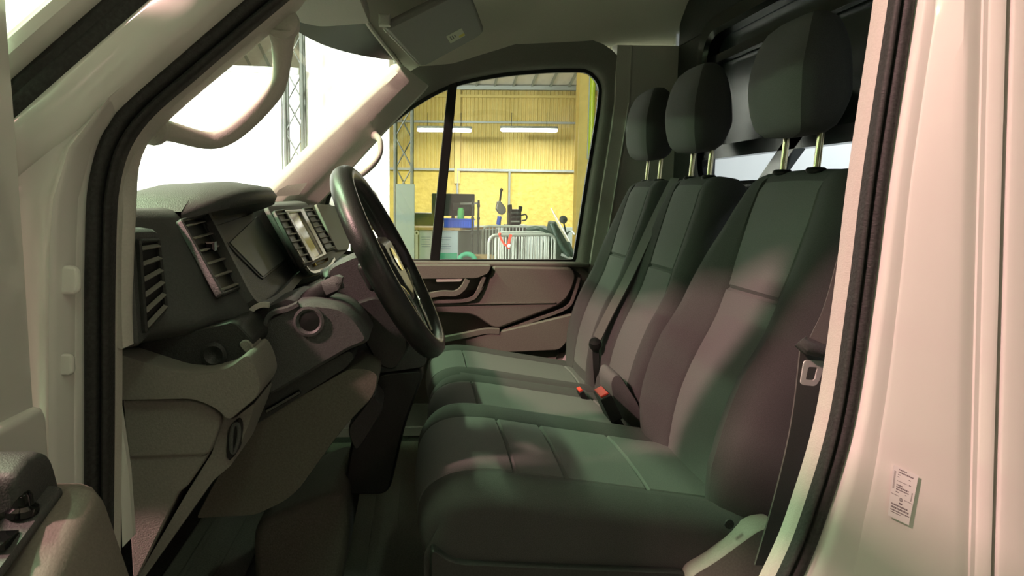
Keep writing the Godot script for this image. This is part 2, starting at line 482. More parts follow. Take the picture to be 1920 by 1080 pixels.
func backdrop(label: String, x0: float, x1: float, h: float, z: float):
	var o := thing("backdrop_panel", label, "backdrop", v((x0 + x1) / 2, 0, z), "white backdrop panels")
	var poly := [p(x0, 0.03), p(x1, 0.03), p(x1, h), p(x0, h)]
	put("cloth", MB.new().prism(poly, z - 0.03, z, 0.005), M.white_cloth, o)
	for y in [h - 0.04, 0.05]:
		put("rail", MB.new().bar(v(x0, y, z + 0.02), v(x1, y, z + 0.02), 0.05, 0.07, Vector3.UP, 0.004), M.galv, o)
	put("post", MB.new().bar(v(x1 - 0.05, 0, z - 0.06), v(x1 - 0.05, h, z - 0.06), 0.1, 0.05, Vector3.RIGHT, 0.004), M.galv, o)

func truss_leg(k: int):
	var spec: Array = [
		["aluminium lattice mast seen through the windscreen beside the grab handle", v(-1.413, 1.334, -9.000), 0.19, 5.8],
		["aluminium lattice mast above the painted windscreen pillar", v(-3.648, 1.302, -9.000), 0.25, 5.8],
		["aluminium lattice mast behind the grey panel at the passenger window", v(-0.180, 1.346, -9.300), 0.2, 5.8],
		["thin cable mast just left of the windscreen lattice mast", v(-1.437, 1.348, -8.400), 0.05, 3.05]][k]
	var c: Vector3 = spec[1]
	var w: float = spec[2] / 2
	var h: float = spec[3]
	var o := thing("lattice_mast", spec[0], "truss", v(c.x, 0, c.z))
	var cs := [v(c.x - w, 0, c.z + w * 0.8), v(c.x + w, 0, c.z + w * 0.8), v(c.x + w, 0, c.z - w), v(c.x - w, 0, c.z - w)]
	put("base_plate", MB.new().box(v(c.x, 0.01, c.z), v(w * 3, 0.02, w * 3), 0.003), M.steel, o)
	if k == 3:
		for s in [-1, 1]:
			put("cable", MB.new().tube([v(c.x + s * w, 0.02, c.z), v(c.x + s * w * 0.6, h, c.z)], 0.011, 8), M.mast, o)
		return
	for q in cs:
		put("chord", MB.new().tube([q + v(0, 0.02, 0), q + v(0, h, 0)], 0.022, 8), M.mast, o)
	var n := int(h / 0.36)
	for f in 4:
		var a: Vector3 = cs[f]; var b: Vector3 = cs[(f + 1) % 4]
		for i in n:
			var y := 0.1 + i * 0.36
			var s: Vector3 = a if i % 2 == 0 else b
			var e: Vector3 = b if i % 2 == 0 else a
			put("brace", MB.new().tube([s + v(0, y, 0), e + v(0, y + 0.36, 0)], 0.009, 6), M.mast, o)

# ---------------------------------------------------------------- things in the hall seen through the passenger window
func build_hall_things():
	var b := MB.new()
	# grey screen panel in front of the mast
	var gp := v(-0.156, 1.698, -9.000)
	solo("screen_panel", "upright pale grey-green panel left of the yellow wall", "panel", MB.new().prism(rpoly([p(gp.x - 0.11, 0), p(gp.x + 0.11, 0), p(gp.x + 0.11, gp.y), p(gp.x - 0.11, gp.y)], 0.005), gp.z - 0.04, gp.z, 0.006), M.panel_dark)
	# low dark cabinet against the wall
	var c := v(0.104, 1.242, -14.500)
	var cab := thing("low_cabinet", "low dark steel cabinet under the yellow wall behind the counter", "cabinet", v(c.x, 0, c.z))
	put("body", MB.new().box(v(c.x, c.y / 2, c.z), v(0.62, c.y, 0.5), 0.01), M.dark_metal, cab)
	for k in 3: put("drawer", MB.new().box(v(c.x, c.y * (0.2 + 0.3 * k), c.z + 0.26), v(0.58, c.y * 0.26, 0.02), 0.004), M.dark_metal, cab)
	# counter
	var ct := v(0.351, 1.105, -11.000)
	var z := -11.0
	var o := thing("counter", "work counter with pale boards, wood top and grey side", "counter", v(ct.x, 0, z))
	var x0: float = v(-0.098, 1.076, -11.000).x; var x1: float = v(0.585, 1.084, -11.000).x; var x2: float = v(1.215, 1.066, -11.600).x
	put("top", MB.new().prism(rpoly([p(x0 - 0.02, z + 0.02), p(x1 + 0.02, z + 0.02), p(x2, z - 0.62), p(x0 - 0.02, z - 0.62)], 0.01), ct.y - 0.035, ct.y, 0.006, Transform3D(Basis(v(1, 0, 0), v(0, 0, 1), v(0, 1, 0)), Vector3.ZERO)), M.wood, o)
	var xm: float = v(0.211, 1.080, -11.000).x
	put("front_board", MB.new().box(v((x0 + 0.1 + xm) / 2, ct.y / 2 - 0.02, z - 0.01), v(xm - x0 - 0.12, ct.y - 0.04, 0.02), 0.003), M.board, o)
	put("front_board", MB.new().box(v((x1 + xm) / 2, ct.y / 2 - 0.02, z - 0.01), v(x1 - xm - 0.02, ct.y - 0.04, 0.02), 0.003), M.board, o)
	put("teal_band", MB.new().box(v((x1 + xm) / 2, v(0.354, 0.667, -11.000).y, z + 0.004), v(x1 - xm - 0.04, 0.14, 0.01), 0.002), M.teal, o)
	put("side_board", MB.new().bar(v(x1, ct.y / 2 - 0.02, z - 0.01), v(x2, ct.y / 2 - 0.02, z - 0.6), 0.02, ct.y - 0.04), mat(rgb(112, 116, 112), 0.6), o)
	for k in 5:
		put("printed_line", MB.new().box(v((x1 + xm) / 2 - 0.02, ct.y - 0.14 - k * 0.035 - (0.03 if k > 1 else 0.0), z + 0.001), v(0.2 - 0.03 * (k % 3), 0.008, 0.002)), mat(rgb(120, 138, 160), 0.7), o)
		put("printed_line", MB.new().box(v((x0 + xm) / 2 + 0.05, ct.y - 0.14 - k * 0.035, z + 0.001), v(0.14 - 0.02 * (k % 3), 0.008, 0.002)), mat(rgb(120, 138, 160), 0.7), o)
	# blue crate
	var bc := v(0.593, 1.110, -11.150)
	var cr := thing("blue_crate", "bright blue ribbed plastic crate on the counter", "crate", v(bc.x, ct.y, bc.z))
	put("body", MB.new().box(v(bc.x, ct.y + 0.065, bc.z), v(0.44, 0.13, 0.3), 0.01), M.blue, cr)
	for k in 12: put("rib", MB.new().box(v(bc.x - 0.2 + k * 0.036, ct.y + 0.06, bc.z + 0.155), v(0.01, 0.11, 0.012)), M.blue, cr)
	put("rim", MB.new().box(v(bc.x, ct.y + 0.125, bc.z), v(0.47, 0.014, 0.33), 0.004), M.blue, cr)
	var tin := v(0.626, 1.219, -11.200)
	solo("green_tin", "small green and white tin standing in the blue crate", "tin", MB.new().lathe([p(0.045, 0), p(0.05, 0.01), p(0.05, 0.12), p(0.035, 0.14), p(0.035, 0.16)], Transform3D(Basis.IDENTITY, v(tin.x, ct.y + 0.13, tin.z)), 14), mat(rgb(96, 190, 110), 0.5))
	# monitor on a clamp stand
	var mo := v(0.532, 1.435, -11.600)
	var mt := thing("monitor", "big dark flat monitor standing behind the blue crate", "monitor", v(mo.x, 0, mo.z))
	put("panel", MB.new().prism(rrect(0.68, 0.34, 0.012), -0.02, 0.02, 0.006, Transform3D(Basis(Vector3.UP, 0.25), mo)), mat(rgb(50, 54, 54), 0.3), mt)
	put("back_box", MB.new().box(mo + v(0.12, -0.03, 0.05), v(0.28, 0.12, 0.06), 0.01), M.dark_metal, mt)
	put("post", MB.new().bar(mo - v(0, 0.1, 0.08), v(mo.x, 0, mo.z - 0.08), 0.05, 0.05), M.dark_metal, mt)
	put("arm", MB.new().bar(mo + v(0.1, 0.02, 0.09), mo + v(0.4, 0.03, 0.12), 0.04, 0.03), M.steel, mt)
	for px_ in [0, 1]:
		var q: Vector3 = [v(0.773, 1.234, -10.800), v(0.858, 1.235, -10.800)][px_]
		var cl := thing("clamp_stand", ["black upright clamp bar next to the monitor, left of the pair", "black upright clamp bar next to the monitor, right of the pair"][px_], "clamp", v(q.x, 0, q.z), "clamp bars beside the monitor")
		put("bar", MB.new().bar(v(q.x, q.y - 0.26, q.z), v(q.x, q.y + 0.28, q.z), 0.022, 0.03), M.dark_metal, cl)
		for s in [-0.2, 0.02, 0.2]: put("jaw", MB.new().box(v(q.x, q.y + s, q.z + 0.01), v(0.042, 0.035, 0.05), 0.006), M.dark_metal, cl)
		put("foot", MB.new().lathe([p(0.036, 0), p(0.036, 0.02), p(0.02, 0.04), p(0.011, 0.06), p(0.011, q.y - 0.25)], Transform3D(Basis.IDENTITY, v(q.x, 0, q.z)), 12), M.dark_metal, cl)
	# hook with white strap
	var hk := v(-0.028, 1.027, -10.900)
	var hs := thing("hanging_strap", "white strap with an eye hanging at the counter corner", "strap", v(hk.x, 0, hk.z))
	var pts := []
	for i in 12: pts.append(v(hk.x + cos(TAU * i / 12) * 0.024, hk.y + sin(TAU * i / 12) * 0.03, hk.z))
	put("eye", MB.new().tube(pts, 0.012, 6, true), M.plastic_white, hs)
	put("band", MB.new().prism([p(hk.x - 0.025, 0.02), p(hk.x + 0.03, 0.02), p(hk.x + 0.02, hk.y - 0.03), p(hk.x - 0.02, hk.y - 0.03)], hk.z - 0.01, hk.z + 0.01, 0.003), M.plastic_white, hs)
	# green hose coil and cardboard box
	var gh := v(0.670, 0.696, -10.300)
	var hose := []
	for i in 14:
		var u := PI * i / 13.0
		hose.append(gh + v(-cos(u) * 0.11, sin(u) * 0.10 - 0.02, 0.0))
	hose.push_front(v(gh.x - 0.13, 0.034, gh.z)); hose.append(gh + v(0.12, -0.06, 0.02)); hose.append(v(gh.x + 0.14, 0.034, gh.z + 0.03))
	solo("hose_coil", "loop of thick teal hose beside the counter", "hose", MB.new().tube(hose, 0.034, 10), M.teal)
	var cb := v(0.905, 0.745, -10.550)
	solo("cardboard_box", "brown cardboard box behind the end of the crowd barrier", "box", MB.new().box(v(cb.x, cb.y / 2, cb.z), v(0.3, cb.y, 0.3), 0.006), M.cardboard)
	# crowd barriers
	barrier("galvanised crowd barrier in front with red and white tape", v(0.809, 1.125, -8.600), v(1.639, 1.118, -8.900))
	barrier("galvanised crowd barrier standing behind the taped one", v(0.929, 1.139, -10.900), v(1.935, 1.116, -11.000))
	barrier("galvanised crowd barrier leaning between the two others", v(0.946, 1.131, -9.150), v(1.602, 1.107, -9.250))
	var t0 := v(0.922, 1.153, -8.560)
	var tape := thing("barrier_tape", "red and white barrier tape knotted on the front barrier", "tape", t0)
	var tp: Array = [v(0.922, 1.153, -8.560), v(0.940, 1.092, -8.550), v(0.983, 1.025, -8.540), v(1.027, 1.001, -8.540)]
	put("strip", MB.new().sweep(crv(tp, 4), [p(-0.012, -0.002), p(0.012, -0.002), p(0.012, 0.002), p(-0.012, 0.002)], v(0, 0.2, 1)), M.red, tape)
	tp = [v(1.058, 1.136, -8.560), v(1.038, 1.075, -8.540), v(1.026, 1.002, -8.530), v(1.045, 0.978, -8.530)]
	put("strip", MB.new().sweep(crv(tp, 4), [p(-0.016, -0.002), p(0.016, -0.002), p(0.016, 0.002), p(-0.016, 0.002)], v(0, 0.2, 1)), M.red, tape)
	put("knot", MB.new().lathe([p(0.002, -0.025), p(0.02, -0.012), p(0.024, 0.004), p(0.012, 0.02), p(0.002, 0.024)], Transform3D(Basis.IDENTITY, v(1.037, 1.009, -8.520)), 8), M.plastic_white, tape)
	put("knot", MB.new().lathe([p(0.002, -0.02), p(0.018, -0.01), p(0.02, 0.006), p(0.002, 0.022)], Transform3D(Basis.IDENTITY, v(0.924, 1.142, -8.520)), 8), M.red, tape)
	# upright tool with a blue grip
	var tl := thing("pillar_drill", "grey bench tool with raised lever and blue lower grip", "machine", v(1.299, 1.109, -12.000) * v(1, 0, 1))
	var q0 := v(1.299, 1.109, -12.000)
	put("column", MB.new().tube([v(q0.x - 0.02, 0, q0.z), v(1.288, 1.263, -12.000)], 0.03, 10), M.plastic_white, tl)
	put("grip", MB.new().tube([v(1.269, 1.127, -11.960), v(1.292, 1.256, -11.960)], 0.035, 10), M.blue, tl)
	put("head", MB.new().prism(rpoly([p(1.226, 1.373), p(1.250, 1.501), p(1.302, 1.502), p(1.390, 1.393), p(1.391, 1.324), p(1.331, 1.281), p(1.279, 1.297)], 0.02), -12.06, -11.94, 0.015), M.steel, tl)
	put("lever", MB.new().tube([v(1.293, 1.476, -12.000), v(1.316, 1.672, -12.000)], 0.016, 8), M.dark_metal, tl)
	put("lever_knob", MB.new().lathe([p(0.002, -0.03), p(0.026, -0.01), p(0.026, 0.01), p(0.002, 0.03)], Transform3D(Basis.IDENTITY, v(1.316, 1.681, -12.000)), 10), M.dark_metal, tl)
	# black hydraulic unit
	var q1 := v(1.576, 1.122, -12.200)
	var hu := thing("lifting_unit", "black compact lifting unit with two posts and a loop handle", "machine", v(q1.x, 0, q1.z))
	put("stand", MB.new().box(v(q1.x, q1.y / 2, q1.z), v(0.34, q1.y, 0.3), 0.02), M.dark_metal, hu)
	put("body", MB.new().prism(rpoly([p(1.453, 1.112), p(1.449, 1.330), p(1.501, 1.374), p(1.659, 1.376), p(1.664, 1.132)], 0.02), -12.32, -12.08, 0.02), M.black, hu)
	put("post", MB.new().prism(rpoly([p(1.437, 1.306), p(1.435, 1.443), p(1.496, 1.453), p(1.507, 1.307)], 0.01), -12.16, -12.04, 0.012), M.black, hu)
	put("post", MB.new().prism(rpoly([p(1.612, 1.308), p(1.619, 1.429), p(1.671, 1.421), p(1.664, 1.344)], 0.01), -12.16, -12.04, 0.012), M.black, hu)
	put("handle", MB.new().tube(crv([v(1.630, 1.265, -12.100), v(1.718, 1.292, -12.100), v(1.753, 1.258, -12.100), v(1.737, 1.206, -12.100), v(1.667, 1.188, -12.100)], 4), 0.012, 8), M.dark_metal, hu)
	for k in 3: put("cylinder", MB.new().tube([v(1.482, 1.171, -12.020) + v(0, 0.07 * k, 0), v(1.621, 1.173, -12.020) + v(0, 0.07 * k, 0)], 0.022, 10), M.steel if k == 0 else M.dark_metal, hu)
	# scooter under a tarpaulin with screen
	var q2 := v(1.872, 0.883, -9.600)
	var sc := thing("covered_scooter", "scooter under a dark green tarpaulin with clear screen", "scooter", v(q2.x, 0, q2.z))
	put("cover", MB.new().prism(rpoly([p(1.643, 0.685), p(1.651, 0.950), p(1.690, 1.090), p(1.715, 1.256), p(1.756, 1.271), p(1.815, 1.174), p(1.918, 1.051), p(1.993, 0.898), p(2.027, 0.687)], 0.03), -9.9, -9.45, 0.09), M.tarp, sc)
	put("fold", MB.new().tube(crv([v(1.683, 1.235, -9.420), v(1.734, 1.101, -9.380), v(1.807, 0.966, -9.380), v(1.912, 0.829, -9.400)], 4), 0.03, 8), M.tarp, sc)
	put("fold", MB.new().tube(crv([v(1.380, 1.146, -9.500), v(1.475, 1.179, -9.400), v(1.568, 1.154, -9.380), v(1.669, 1.100, -9.400)], 4), 0.03, 8), M.tarp, sc)
	put("screen", MB.new().prism(rpoly([p(1.675, 1.437), p(1.696, 1.411), p(1.928, 1.018), p(1.901, 1.004), p(1.770, 1.208)], 0.01), -9.46, -9.44), glass(rgb(240, 235, 200), 0.35), sc)
	put("screen_edge", MB.new().tube(crv([v(1.673, 1.437, -9.430), v(1.796, 1.236, -9.430), v(1.927, 1.012, -9.430)], 4), 0.008, 6), M.plastic_white, sc)
	put("mirror", MB.new().lathe([p(0.003, -0.02), p(0.05, -0.012), p(0.055, 0.01), p(0.003, 0.02)], Transform3D(Basis(Vector3.RIGHT, 1.3), v(1.869, 1.286, -9.600)), 12), M.dark_metal, sc)
	put("mirror_stem", MB.new().tube([v(1.869, 1.279, -9.600), v(1.916, 1.092, -9.600)], 0.01, 6), M.dark_metal, sc)
	put("handlebar", MB.new().tube(crv([v(1.916, 1.092, -9.600), v(1.951, 1.153, -9.500), v(1.998, 1.101, -9.450)], 4), 0.014, 8), M.galv, sc)
	put("foot_bar", MB.new().tube([v(1.814, 0.849, -9.400), v(1.968, 0.788, -9.400)], 0.02, 8), M.galv, sc)

func barrier(label: String, a: Vector3, b: Vector3):
	var o := thing("crowd_barrier", label, "barrier", v((a.x + b.x) / 2, 0, (a.z + b.z) / 2), "crowd barriers")
	var y0 := 0.16
	var d := (b - a); var h := a.y
	var r := 0.09
	var u := v(d.x, 0, d.z).normalized()
	var path := [v(a.x, y0, a.z), v(a.x, h - r, a.z)]
	for k in range(1, 4): path.append(v(a.x, h - r, a.z) + u * r * (1 - cos(PI / 2 * k / 4.0)) + v(0, r * sin(PI / 2 * k / 4.0), 0))
	path.append(v(a.x, h, a.z) + u * r); path.append(v(b.x, h, b.z) - u * r)
	for k in range(1, 4): path.append(v(b.x, h - r, b.z) - u * r * (1 - sin(PI / 2 * k / 4.0)) + v(0, r * cos(PI / 2 * k / 4.0), 0))
	path.append(v(b.x, h - r, b.z)); path.append(v(b.x, y0, b.z))
	put("frame", MB.new().tube(path, 0.019, 8, true), M.galv, o)
	var n := 19
	for i in n:
		var q := a.lerp(b, (i + 1.0) / (n + 1))
		put("bar", MB.new().tube([v(q.x, y0, q.z), v(q.x, h, q.z)], 0.008, 6), M.galv, o)
	for e in [a.lerp(b, 0.12), a.lerp(b, 0.88)]:
		put("foot", MB.new().bar(v(e.x, 0.02, e.z - 0.12), v(e.x, 0.02, e.z + 0.12), 0.04, 0.03), M.galv, o)
		put("foot_post", MB.new().tube([v(e.x, 0.03, e.z), v(e.x, y0, e.z)], 0.018, 8), M.galv, o)

# ---------------------------------------------------------------- painted body of the van
const ZC := -1.865   # centre line of the van
var van: Node3D
var loop := []       # seal line round the driver door opening (x, y)
func loop_off(pts: Array, d) -> Array:
	var n := pts.size()
	var out := []
	for i in n:
		var e: Vector2 = (pts[(i + 1) % n] - pts[(i + n - 1) % n]).normalized()
		var nrm := Vector2(-e.y, e.x)   # the loop runs clockwise seen from outside, so this points outwards
		out.append(pts[i] + nrm * (d[i] if d is Array else d))
	return out
func glass_x(y: float, z: float) -> float:
	var w := (z - ZC) / 0.9
	return lerpf(-0.62, -0.05, (y - 1.48) / 0.56) - 0.20 * (1 - w * w)

func build_body():
	van = thing("van", "white panel van with its driver door open, seen from outside", "van", v(0.6, 0, ZC))
	loop = crv([p(-0.34, 0.72), p(-0.40, 0.95), p(-0.395, 1.08), p(-0.385, 1.27), p(-0.375, 1.47), p(-0.364, 1.577), p(-0.333, 1.645), p(-0.262, 1.713), p(-0.18, 1.787), p(-0.05, 1.90), p(0.08, 1.99), p(0.25, 2.06), p(0.42, 2.09), p(0.55, 2.08), p(0.615, 2.03), p(0.628, 1.95), p(0.620, 1.82), p(0.602, 1.60), p(0.593, 1.434), p(0.578, 1.256), p(0.547, 1.12), p(0.52, 1.04), p(0.47, 0.93), p(0.42, 0.82), p(0.36, 0.72), p(0.2, 0.69), p(-0.2, 0.69)], 8, true)
	for i in loop.size(): loop[i].x += pw([[-0.3, -0.008], [0.0, 0.0], [0.4, 0.012]], loop[i].x)
	# rubber seal: a broad lobe and a thin inner lip with a groove between
	var prof := []
	for i in 9:
		var a := PI * i / 8
		prof.append(p(0.006 - 0.0135 * cos(a) + 0.0, 0.017 * sin(a)))
	var prof2 := []
	for i in 7:
		var a := PI * i / 6
		prof2.append(p(-0.0165 - 0.0075 * cos(a), 0.012 * sin(a)))
	var full := [p(-0.024, -0.02)] + prof2 + [p(-0.0085, -0.004)] + prof + [p(0.0195, -0.02)]
	# side axis of the sweep points inwards for a clockwise loop; mirror so that the lip lies inside
	var fp := []
	for q in full: fp.append(p(-q.x, q.y))
	var sscale := []
	for q in loop: sscale.append(0.68)
	put("door_seal", MB.new().sweep(at_z(loop, -0.948), fp, Vector3.BACK, true, sscale), M.rubber, van, "black rubber door seal")
	# painted flange outside the seal, broader low on the rear pillar
	var w := []
	for q in loop:
		var s := 0.016
		if q.x > 0.3: s = pw([[0.7, 0.06], [1.05, 0.055], [1.14, 0.04], [1.26, 0.027], [1.6, 0.018], [2.0, 0.014]], q.y)
		w.append(s)
	var rows := []
	var edge := []
	for d in [[0.0, 0.0, -0.965], [0.018, 0.0, -0.940], [0.018, 0.12, -0.930], [0.018, 0.4, -0.9255], [0.018, 0.85, -0.924], [0.020, 1.0, -0.9225]]:
		var o := []
		for i in loop.size(): o.append(d[0] * sscale[i] + d[1] * w[i])
		edge = loop_off(loop, o)
		rows.append(at_z(loop_off(loop, o), d[2]))
	put("door_flange", MB.new().grid(rows, true), M.paint, van)
	# inner flange between seal and trim
	rows = []
	for d in [[0.3, -0.956], [0.6, -0.961], [0.9, -0.965], [1.05, -0.97], [1.1, -0.984]]:
		var o := []
		for i in loop.size():
			o.append(-0.018 * sscale[i] - d[0] * pw([[-0.3, 0.004], [0.3, 0.009]], loop[i].x))
		rows.append(at_z(loop_off(loop, o), d[1]))
	put("inner_flange", MB.new().grid(rows, true), M.trim, van, "pale flange inside the door seal")
	# rear door pillar and the cargo side behind it, as rows of a horizontal section
	rows = []
	var rows2 := []
	# the front edge of the pillar follows the flange, from the roof down to the sill
	var ed := []
	for q in edge:
		if q.x > 0.38 and q.y > 0.74 and q.y < 2.08: ed.append(q)
	ed.push_front(p(ed[0].x - 0.02, 2.3)); ed.append(p(ed[ed.size() - 1].x, 0.4))
	for q in ed:
		var y: float = q.y
		var s := (1.8 - y) * 0.075
		var e: float = minf(q.x - 0.001, 0.66 + s)
		var f := 0.674 + s
		rows.append([v(e, y, -0.9228), v(lerpf(e, f, 0.06), y, -0.919), v(lerpf(e, f, 0.3), y, -0.911), v(lerpf(e, f, 0.7), y, -0.898), v(f, y, -0.889), v(0.681 + s, y, -0.8875), v(0.689 + s, y, -0.887), v(0.6955 + s, y, -0.8868), v(0.6965 + s, y, -0.884), v(0.702 + s, y, -0.8825), v(0.7035 + s, y, -0.879), v(0.712 + s, y, -0.873), v(0.7175 + s, y, -0.872), v(0.719 + s, y, -0.876), v(0.719 + s, y, -0.9)])
		rows2.append([v(0.7245 + s, y, -0.9), v(0.7245 + s, y, -0.872), v(0.727 + s, y, -0.868), v(0.734 + s, y, -0.866), v(0.76 + s, y, -0.855), v(0.9, y, -0.849), v(2.0, y, -0.846), v(3.4, y, -0.85)])
	put("rear_pillar", MB.new().grid(rows), M.paint, van)
	put("cargo_side", MB.new().grid(rows2), M.paint, van)
	# body above the opening and sill below
	put("roof_side", MB.new().prism(crv([p(-0.10, 1.95), p(0.08, 2.06), p(0.25, 2.11), p(0.45, 2.13), p(0.72, 2.12)], 4) + [p(3.4, 2.12), p(3.4, 2.62), p(0.6, 2.62), p(0.25, 2.5), p(0.0, 2.28)], -0.93, -0.90, 0.01), M.paint, van)
	put("sill", MB.new().prism(rpoly([p(-0.5, 0.35), p(0.75, 0.35), p(0.75, 0.66), p(-0.5, 0.66)], 0.03), -1.05, -0.88, 0.02), M.paint, van)
	put("step", MB.new().prism(rpoly([p(-0.34, 0.36), p(0.36, 0.36), p(0.36, 0.4), p(-0.34, 0.4)], 0.01), -1.05, -0.84, 0.01), M.dash_dark, van)
	# front hinge pillar: bulged sheet between the door hinge and the seal
	rows = []
	for i in 24:
		var y := 0.4 + i * 0.0575
		var dx := pw([[0.4, 0.03], [0.72, 0.03], [0.95, -0.015], [1.08, -0.02], [1.27, -0.012], [1.47, -0.001], [1.577, 0.008], [1.645, 0.036], [1.68, 0.07], [1.713, 0.106], [1.75, 0.15]], y)
		var sq := pw([[1.5, 1.0], [1.6, 0.75], [1.68, 0.3], [1.75, 0.15]], y)
		var r := []
		for q in [[-0.62, -0.92], [-0.50, -0.912], [-0.47, -0.91], [-0.455, -0.909], [-0.43, -0.908], [-0.419, -0.906], [-0.411, -0.898], [-0.404, -0.895], [-0.397, -0.902], [-0.390, -0.928]]:
			r.append(v(-0.396 + (q[0] + 0.388) * sq + dx, y, q[1] - 0.02 * smoothstep(1.56, 1.7, y)))
		rows.append(r)
	put("hinge_pillar", MB.new().grid(rows), M.paint, van)
	put("embossed_tab", MB.new().prism(rpoly([p(-0.426, 1.345), p(-0.398, 1.345), p(-0.398, 1.371), p(-0.416, 1.371)], 0.008), -0.915, -0.9065, 0.004), M.paint, van)
	put("embossed_tab", MB.new().prism(rpoly([p(-0.424, 1.44), p(-0.386, 1.44), p(-0.386, 1.474), p(-0.41, 1.474)], 0.012), -0.915, -0.9068, 0.005), M.paint, van)
	# sloping windscreen pillar: seal side band, outer rubber strip, outer skin
	var line := crv([p(-0.60, 1.40), p(-0.50, 1.51), p(-0.40, 1.605), p(-0.262, 1.730), p(-0.18, 1.803), p(-0.05, 1.918), p(0.08, 2.01), p(0.25, 2.085)], 5)
	rows = []
	for d in [[0.0, -0.94], [0.006, -0.915], [0.016, -0.906], [0.03, -0.904], [0.05, -0.906], [0.058, -0.915]]:
		rows.append(at_z(off_line(line, d[0]), d[1]))
	put("screen_pillar", MB.new().grid(rows), M.paint, van)
	var strip := at_z(off_line(line, 0.074), -0.926)
	put("pillar_strip", MB.new().sweep(strip, [p(0.021, -0.02), p(0.021, 0.0), p(0.016, 0.009), p(0.004, 0.012), p(-0.003, 0.009), p(-0.010, 0.012), p(-0.018, 0.008), p(-0.021, 0.0), p(-0.021, -0.02)], Vector3.BACK), M.rubber, van, "black rubber strip along the windscreen pillar")
	rows = []
	for d in [[0.09, -0.92], [0.094, -0.905], [0.102, -0.897], [0.114, -0.897], [0.124, -0.908], [0.13, -0.93], [0.128, -1.0]]:
		rows.append(at_z(off_line(line, d[0]), d[1]))
	put("pillar_skin", MB.new().grid(rows), M.paint, van)
	put("inner_sill_paint", MB.new().prism([p(-0.380, 1.289), p(-0.384, 1.096), p(-0.370, 1.111), p(-0.372, 1.200)], -0.995, -0.985), M.paint, van)
	put("far_pillar_base", MB.new().prism([p(0.539, 0.903), p(0.585, 1.036), p(0.608, 0.957), p(0.682, 0.901)], -2.80, -2.77), M.paint, van)
	# sticker on the rear pillar
	var st := sticker_image()
	var sm := mat(Color.WHITE, 0.5); sm.albedo_texture = st
	var quad := MeshInstance3D.new(); quad.name = "type_plate"; van.add_child(quad, true)
	var am := ArrayMesh.new(); var arr := []; arr.resize(Mesh.ARRAY_MAX)
	var c := [v(0.643, 1.208, -0.9085), v(0.6745, 1.1945, -0.8995), v(0.667, 1.124, -0.9005), v(0.640, 1.136, -0.9085)]
	arr[Mesh.ARRAY_VERTEX] = PackedVector3Array([c[0], c[1], c[2], c[0], c[2], c[3]])
	arr[Mesh.ARRAY_TEX_UV] = PackedVector2Array([p(0, 0), p(1, 0), p(1, 1), p(0, 0), p(1, 1), p(0, 1)])
	var nn: Vector3 = (c[1] - c[0]).cross(c[3] - c[0]).normalized() * -1.0
	arr[Mesh.ARRAY_NORMAL] = PackedVector3Array([nn, nn, nn, nn, nn, nn])
	am.add_surface_from_arrays(Mesh.PRIMITIVE_TRIANGLES, arr)
	quad.mesh = am; quad.material_override = sm; quad.position = -van.position
	quad.set_meta("label", "small white type plate sticker with grey print")
	# roof, floor, front bulkhead, far side, cargo shell
	put("roof", MB.new().prism([p(-0.02, 2.2), p(0.25, 2.45), p(0.6, 2.58), p(3.4, 2.6), p(3.4, 2.64), p(0.6, 2.62), p(0.2, 2.5), p(-0.08, 2.24)], -2.84, -0.9, 0.02), M.paint, van)
	put("cab_floor", MB.new().box(v(0.1, 0.62, ZC), v(1.75, 0.06, 1.85)), M.carpet, van)
	put("cargo_floor", MB.new().box(v(2.2, 0.62, ZC), v(2.4, 0.06, 1.9)), M.galv, van)
	put("front_bulkhead", MB.new().prism([p(-0.62, 0.6), p(-0.78, 0.95), p(-0.78, 1.44), p(-0.84, 1.44), p(-0.84, 0.95), p(-0.68, 0.6)], -2.78, -0.99), M.carpet, van)
	put("bonnet", MB.new().prism(crv([p(-0.74, 1.46), p(-1.0, 1.38), p(-1.5, 1.22), p(-1.65, 1.1), p(-1.68, 0.9)], 4) + [p(-1.68, 0.4), p(-0.84, 0.4)], -2.80, -0.93, 0.05), M.paint, van)
	put("cargo_far_side", MB.new().box(v(2.1, 1.55, -2.80), v(2.3, 1.9, 0.05)), M.paint, van)
	# windscreen
	var gr := []
	var fr := []
	for j in 21:
		var z := -2.755 + 1.78 * j / 20.0
		var a := []
		for i in 13:
			var y := 1.44 + 0.63 * i / 12.0
			a.append(v(glass_x(y, z), y, z))
		gr.append(a)
		var b := []
		var wz := (z - ZC) / 0.9
		for i in 4:
			var y := lerpf(1.97 + 0.065 * wz * wz, 2.09, i / 3.0)
			b.append(v(glass_x(y, z) + 0.006, y, z))
		fr.append(b)
	var ws := put("windscreen", MB.new().grid(gr), M.glass, van)
	put("screen_band", MB.new().grid(fr), M.gloss_band, ws, "dark band along the top of the windscreen")

func off_line(line: Array, d: float) -> Array:
	var out := []
	for i in line.size():
		var e: Vector2 = (line[mini(i + 1, line.size() - 1)] - line[maxi(i - 1, 0)]).normalized()
		out.append(line[i] + Vector2(-e.y, e.x) * d)
	return out

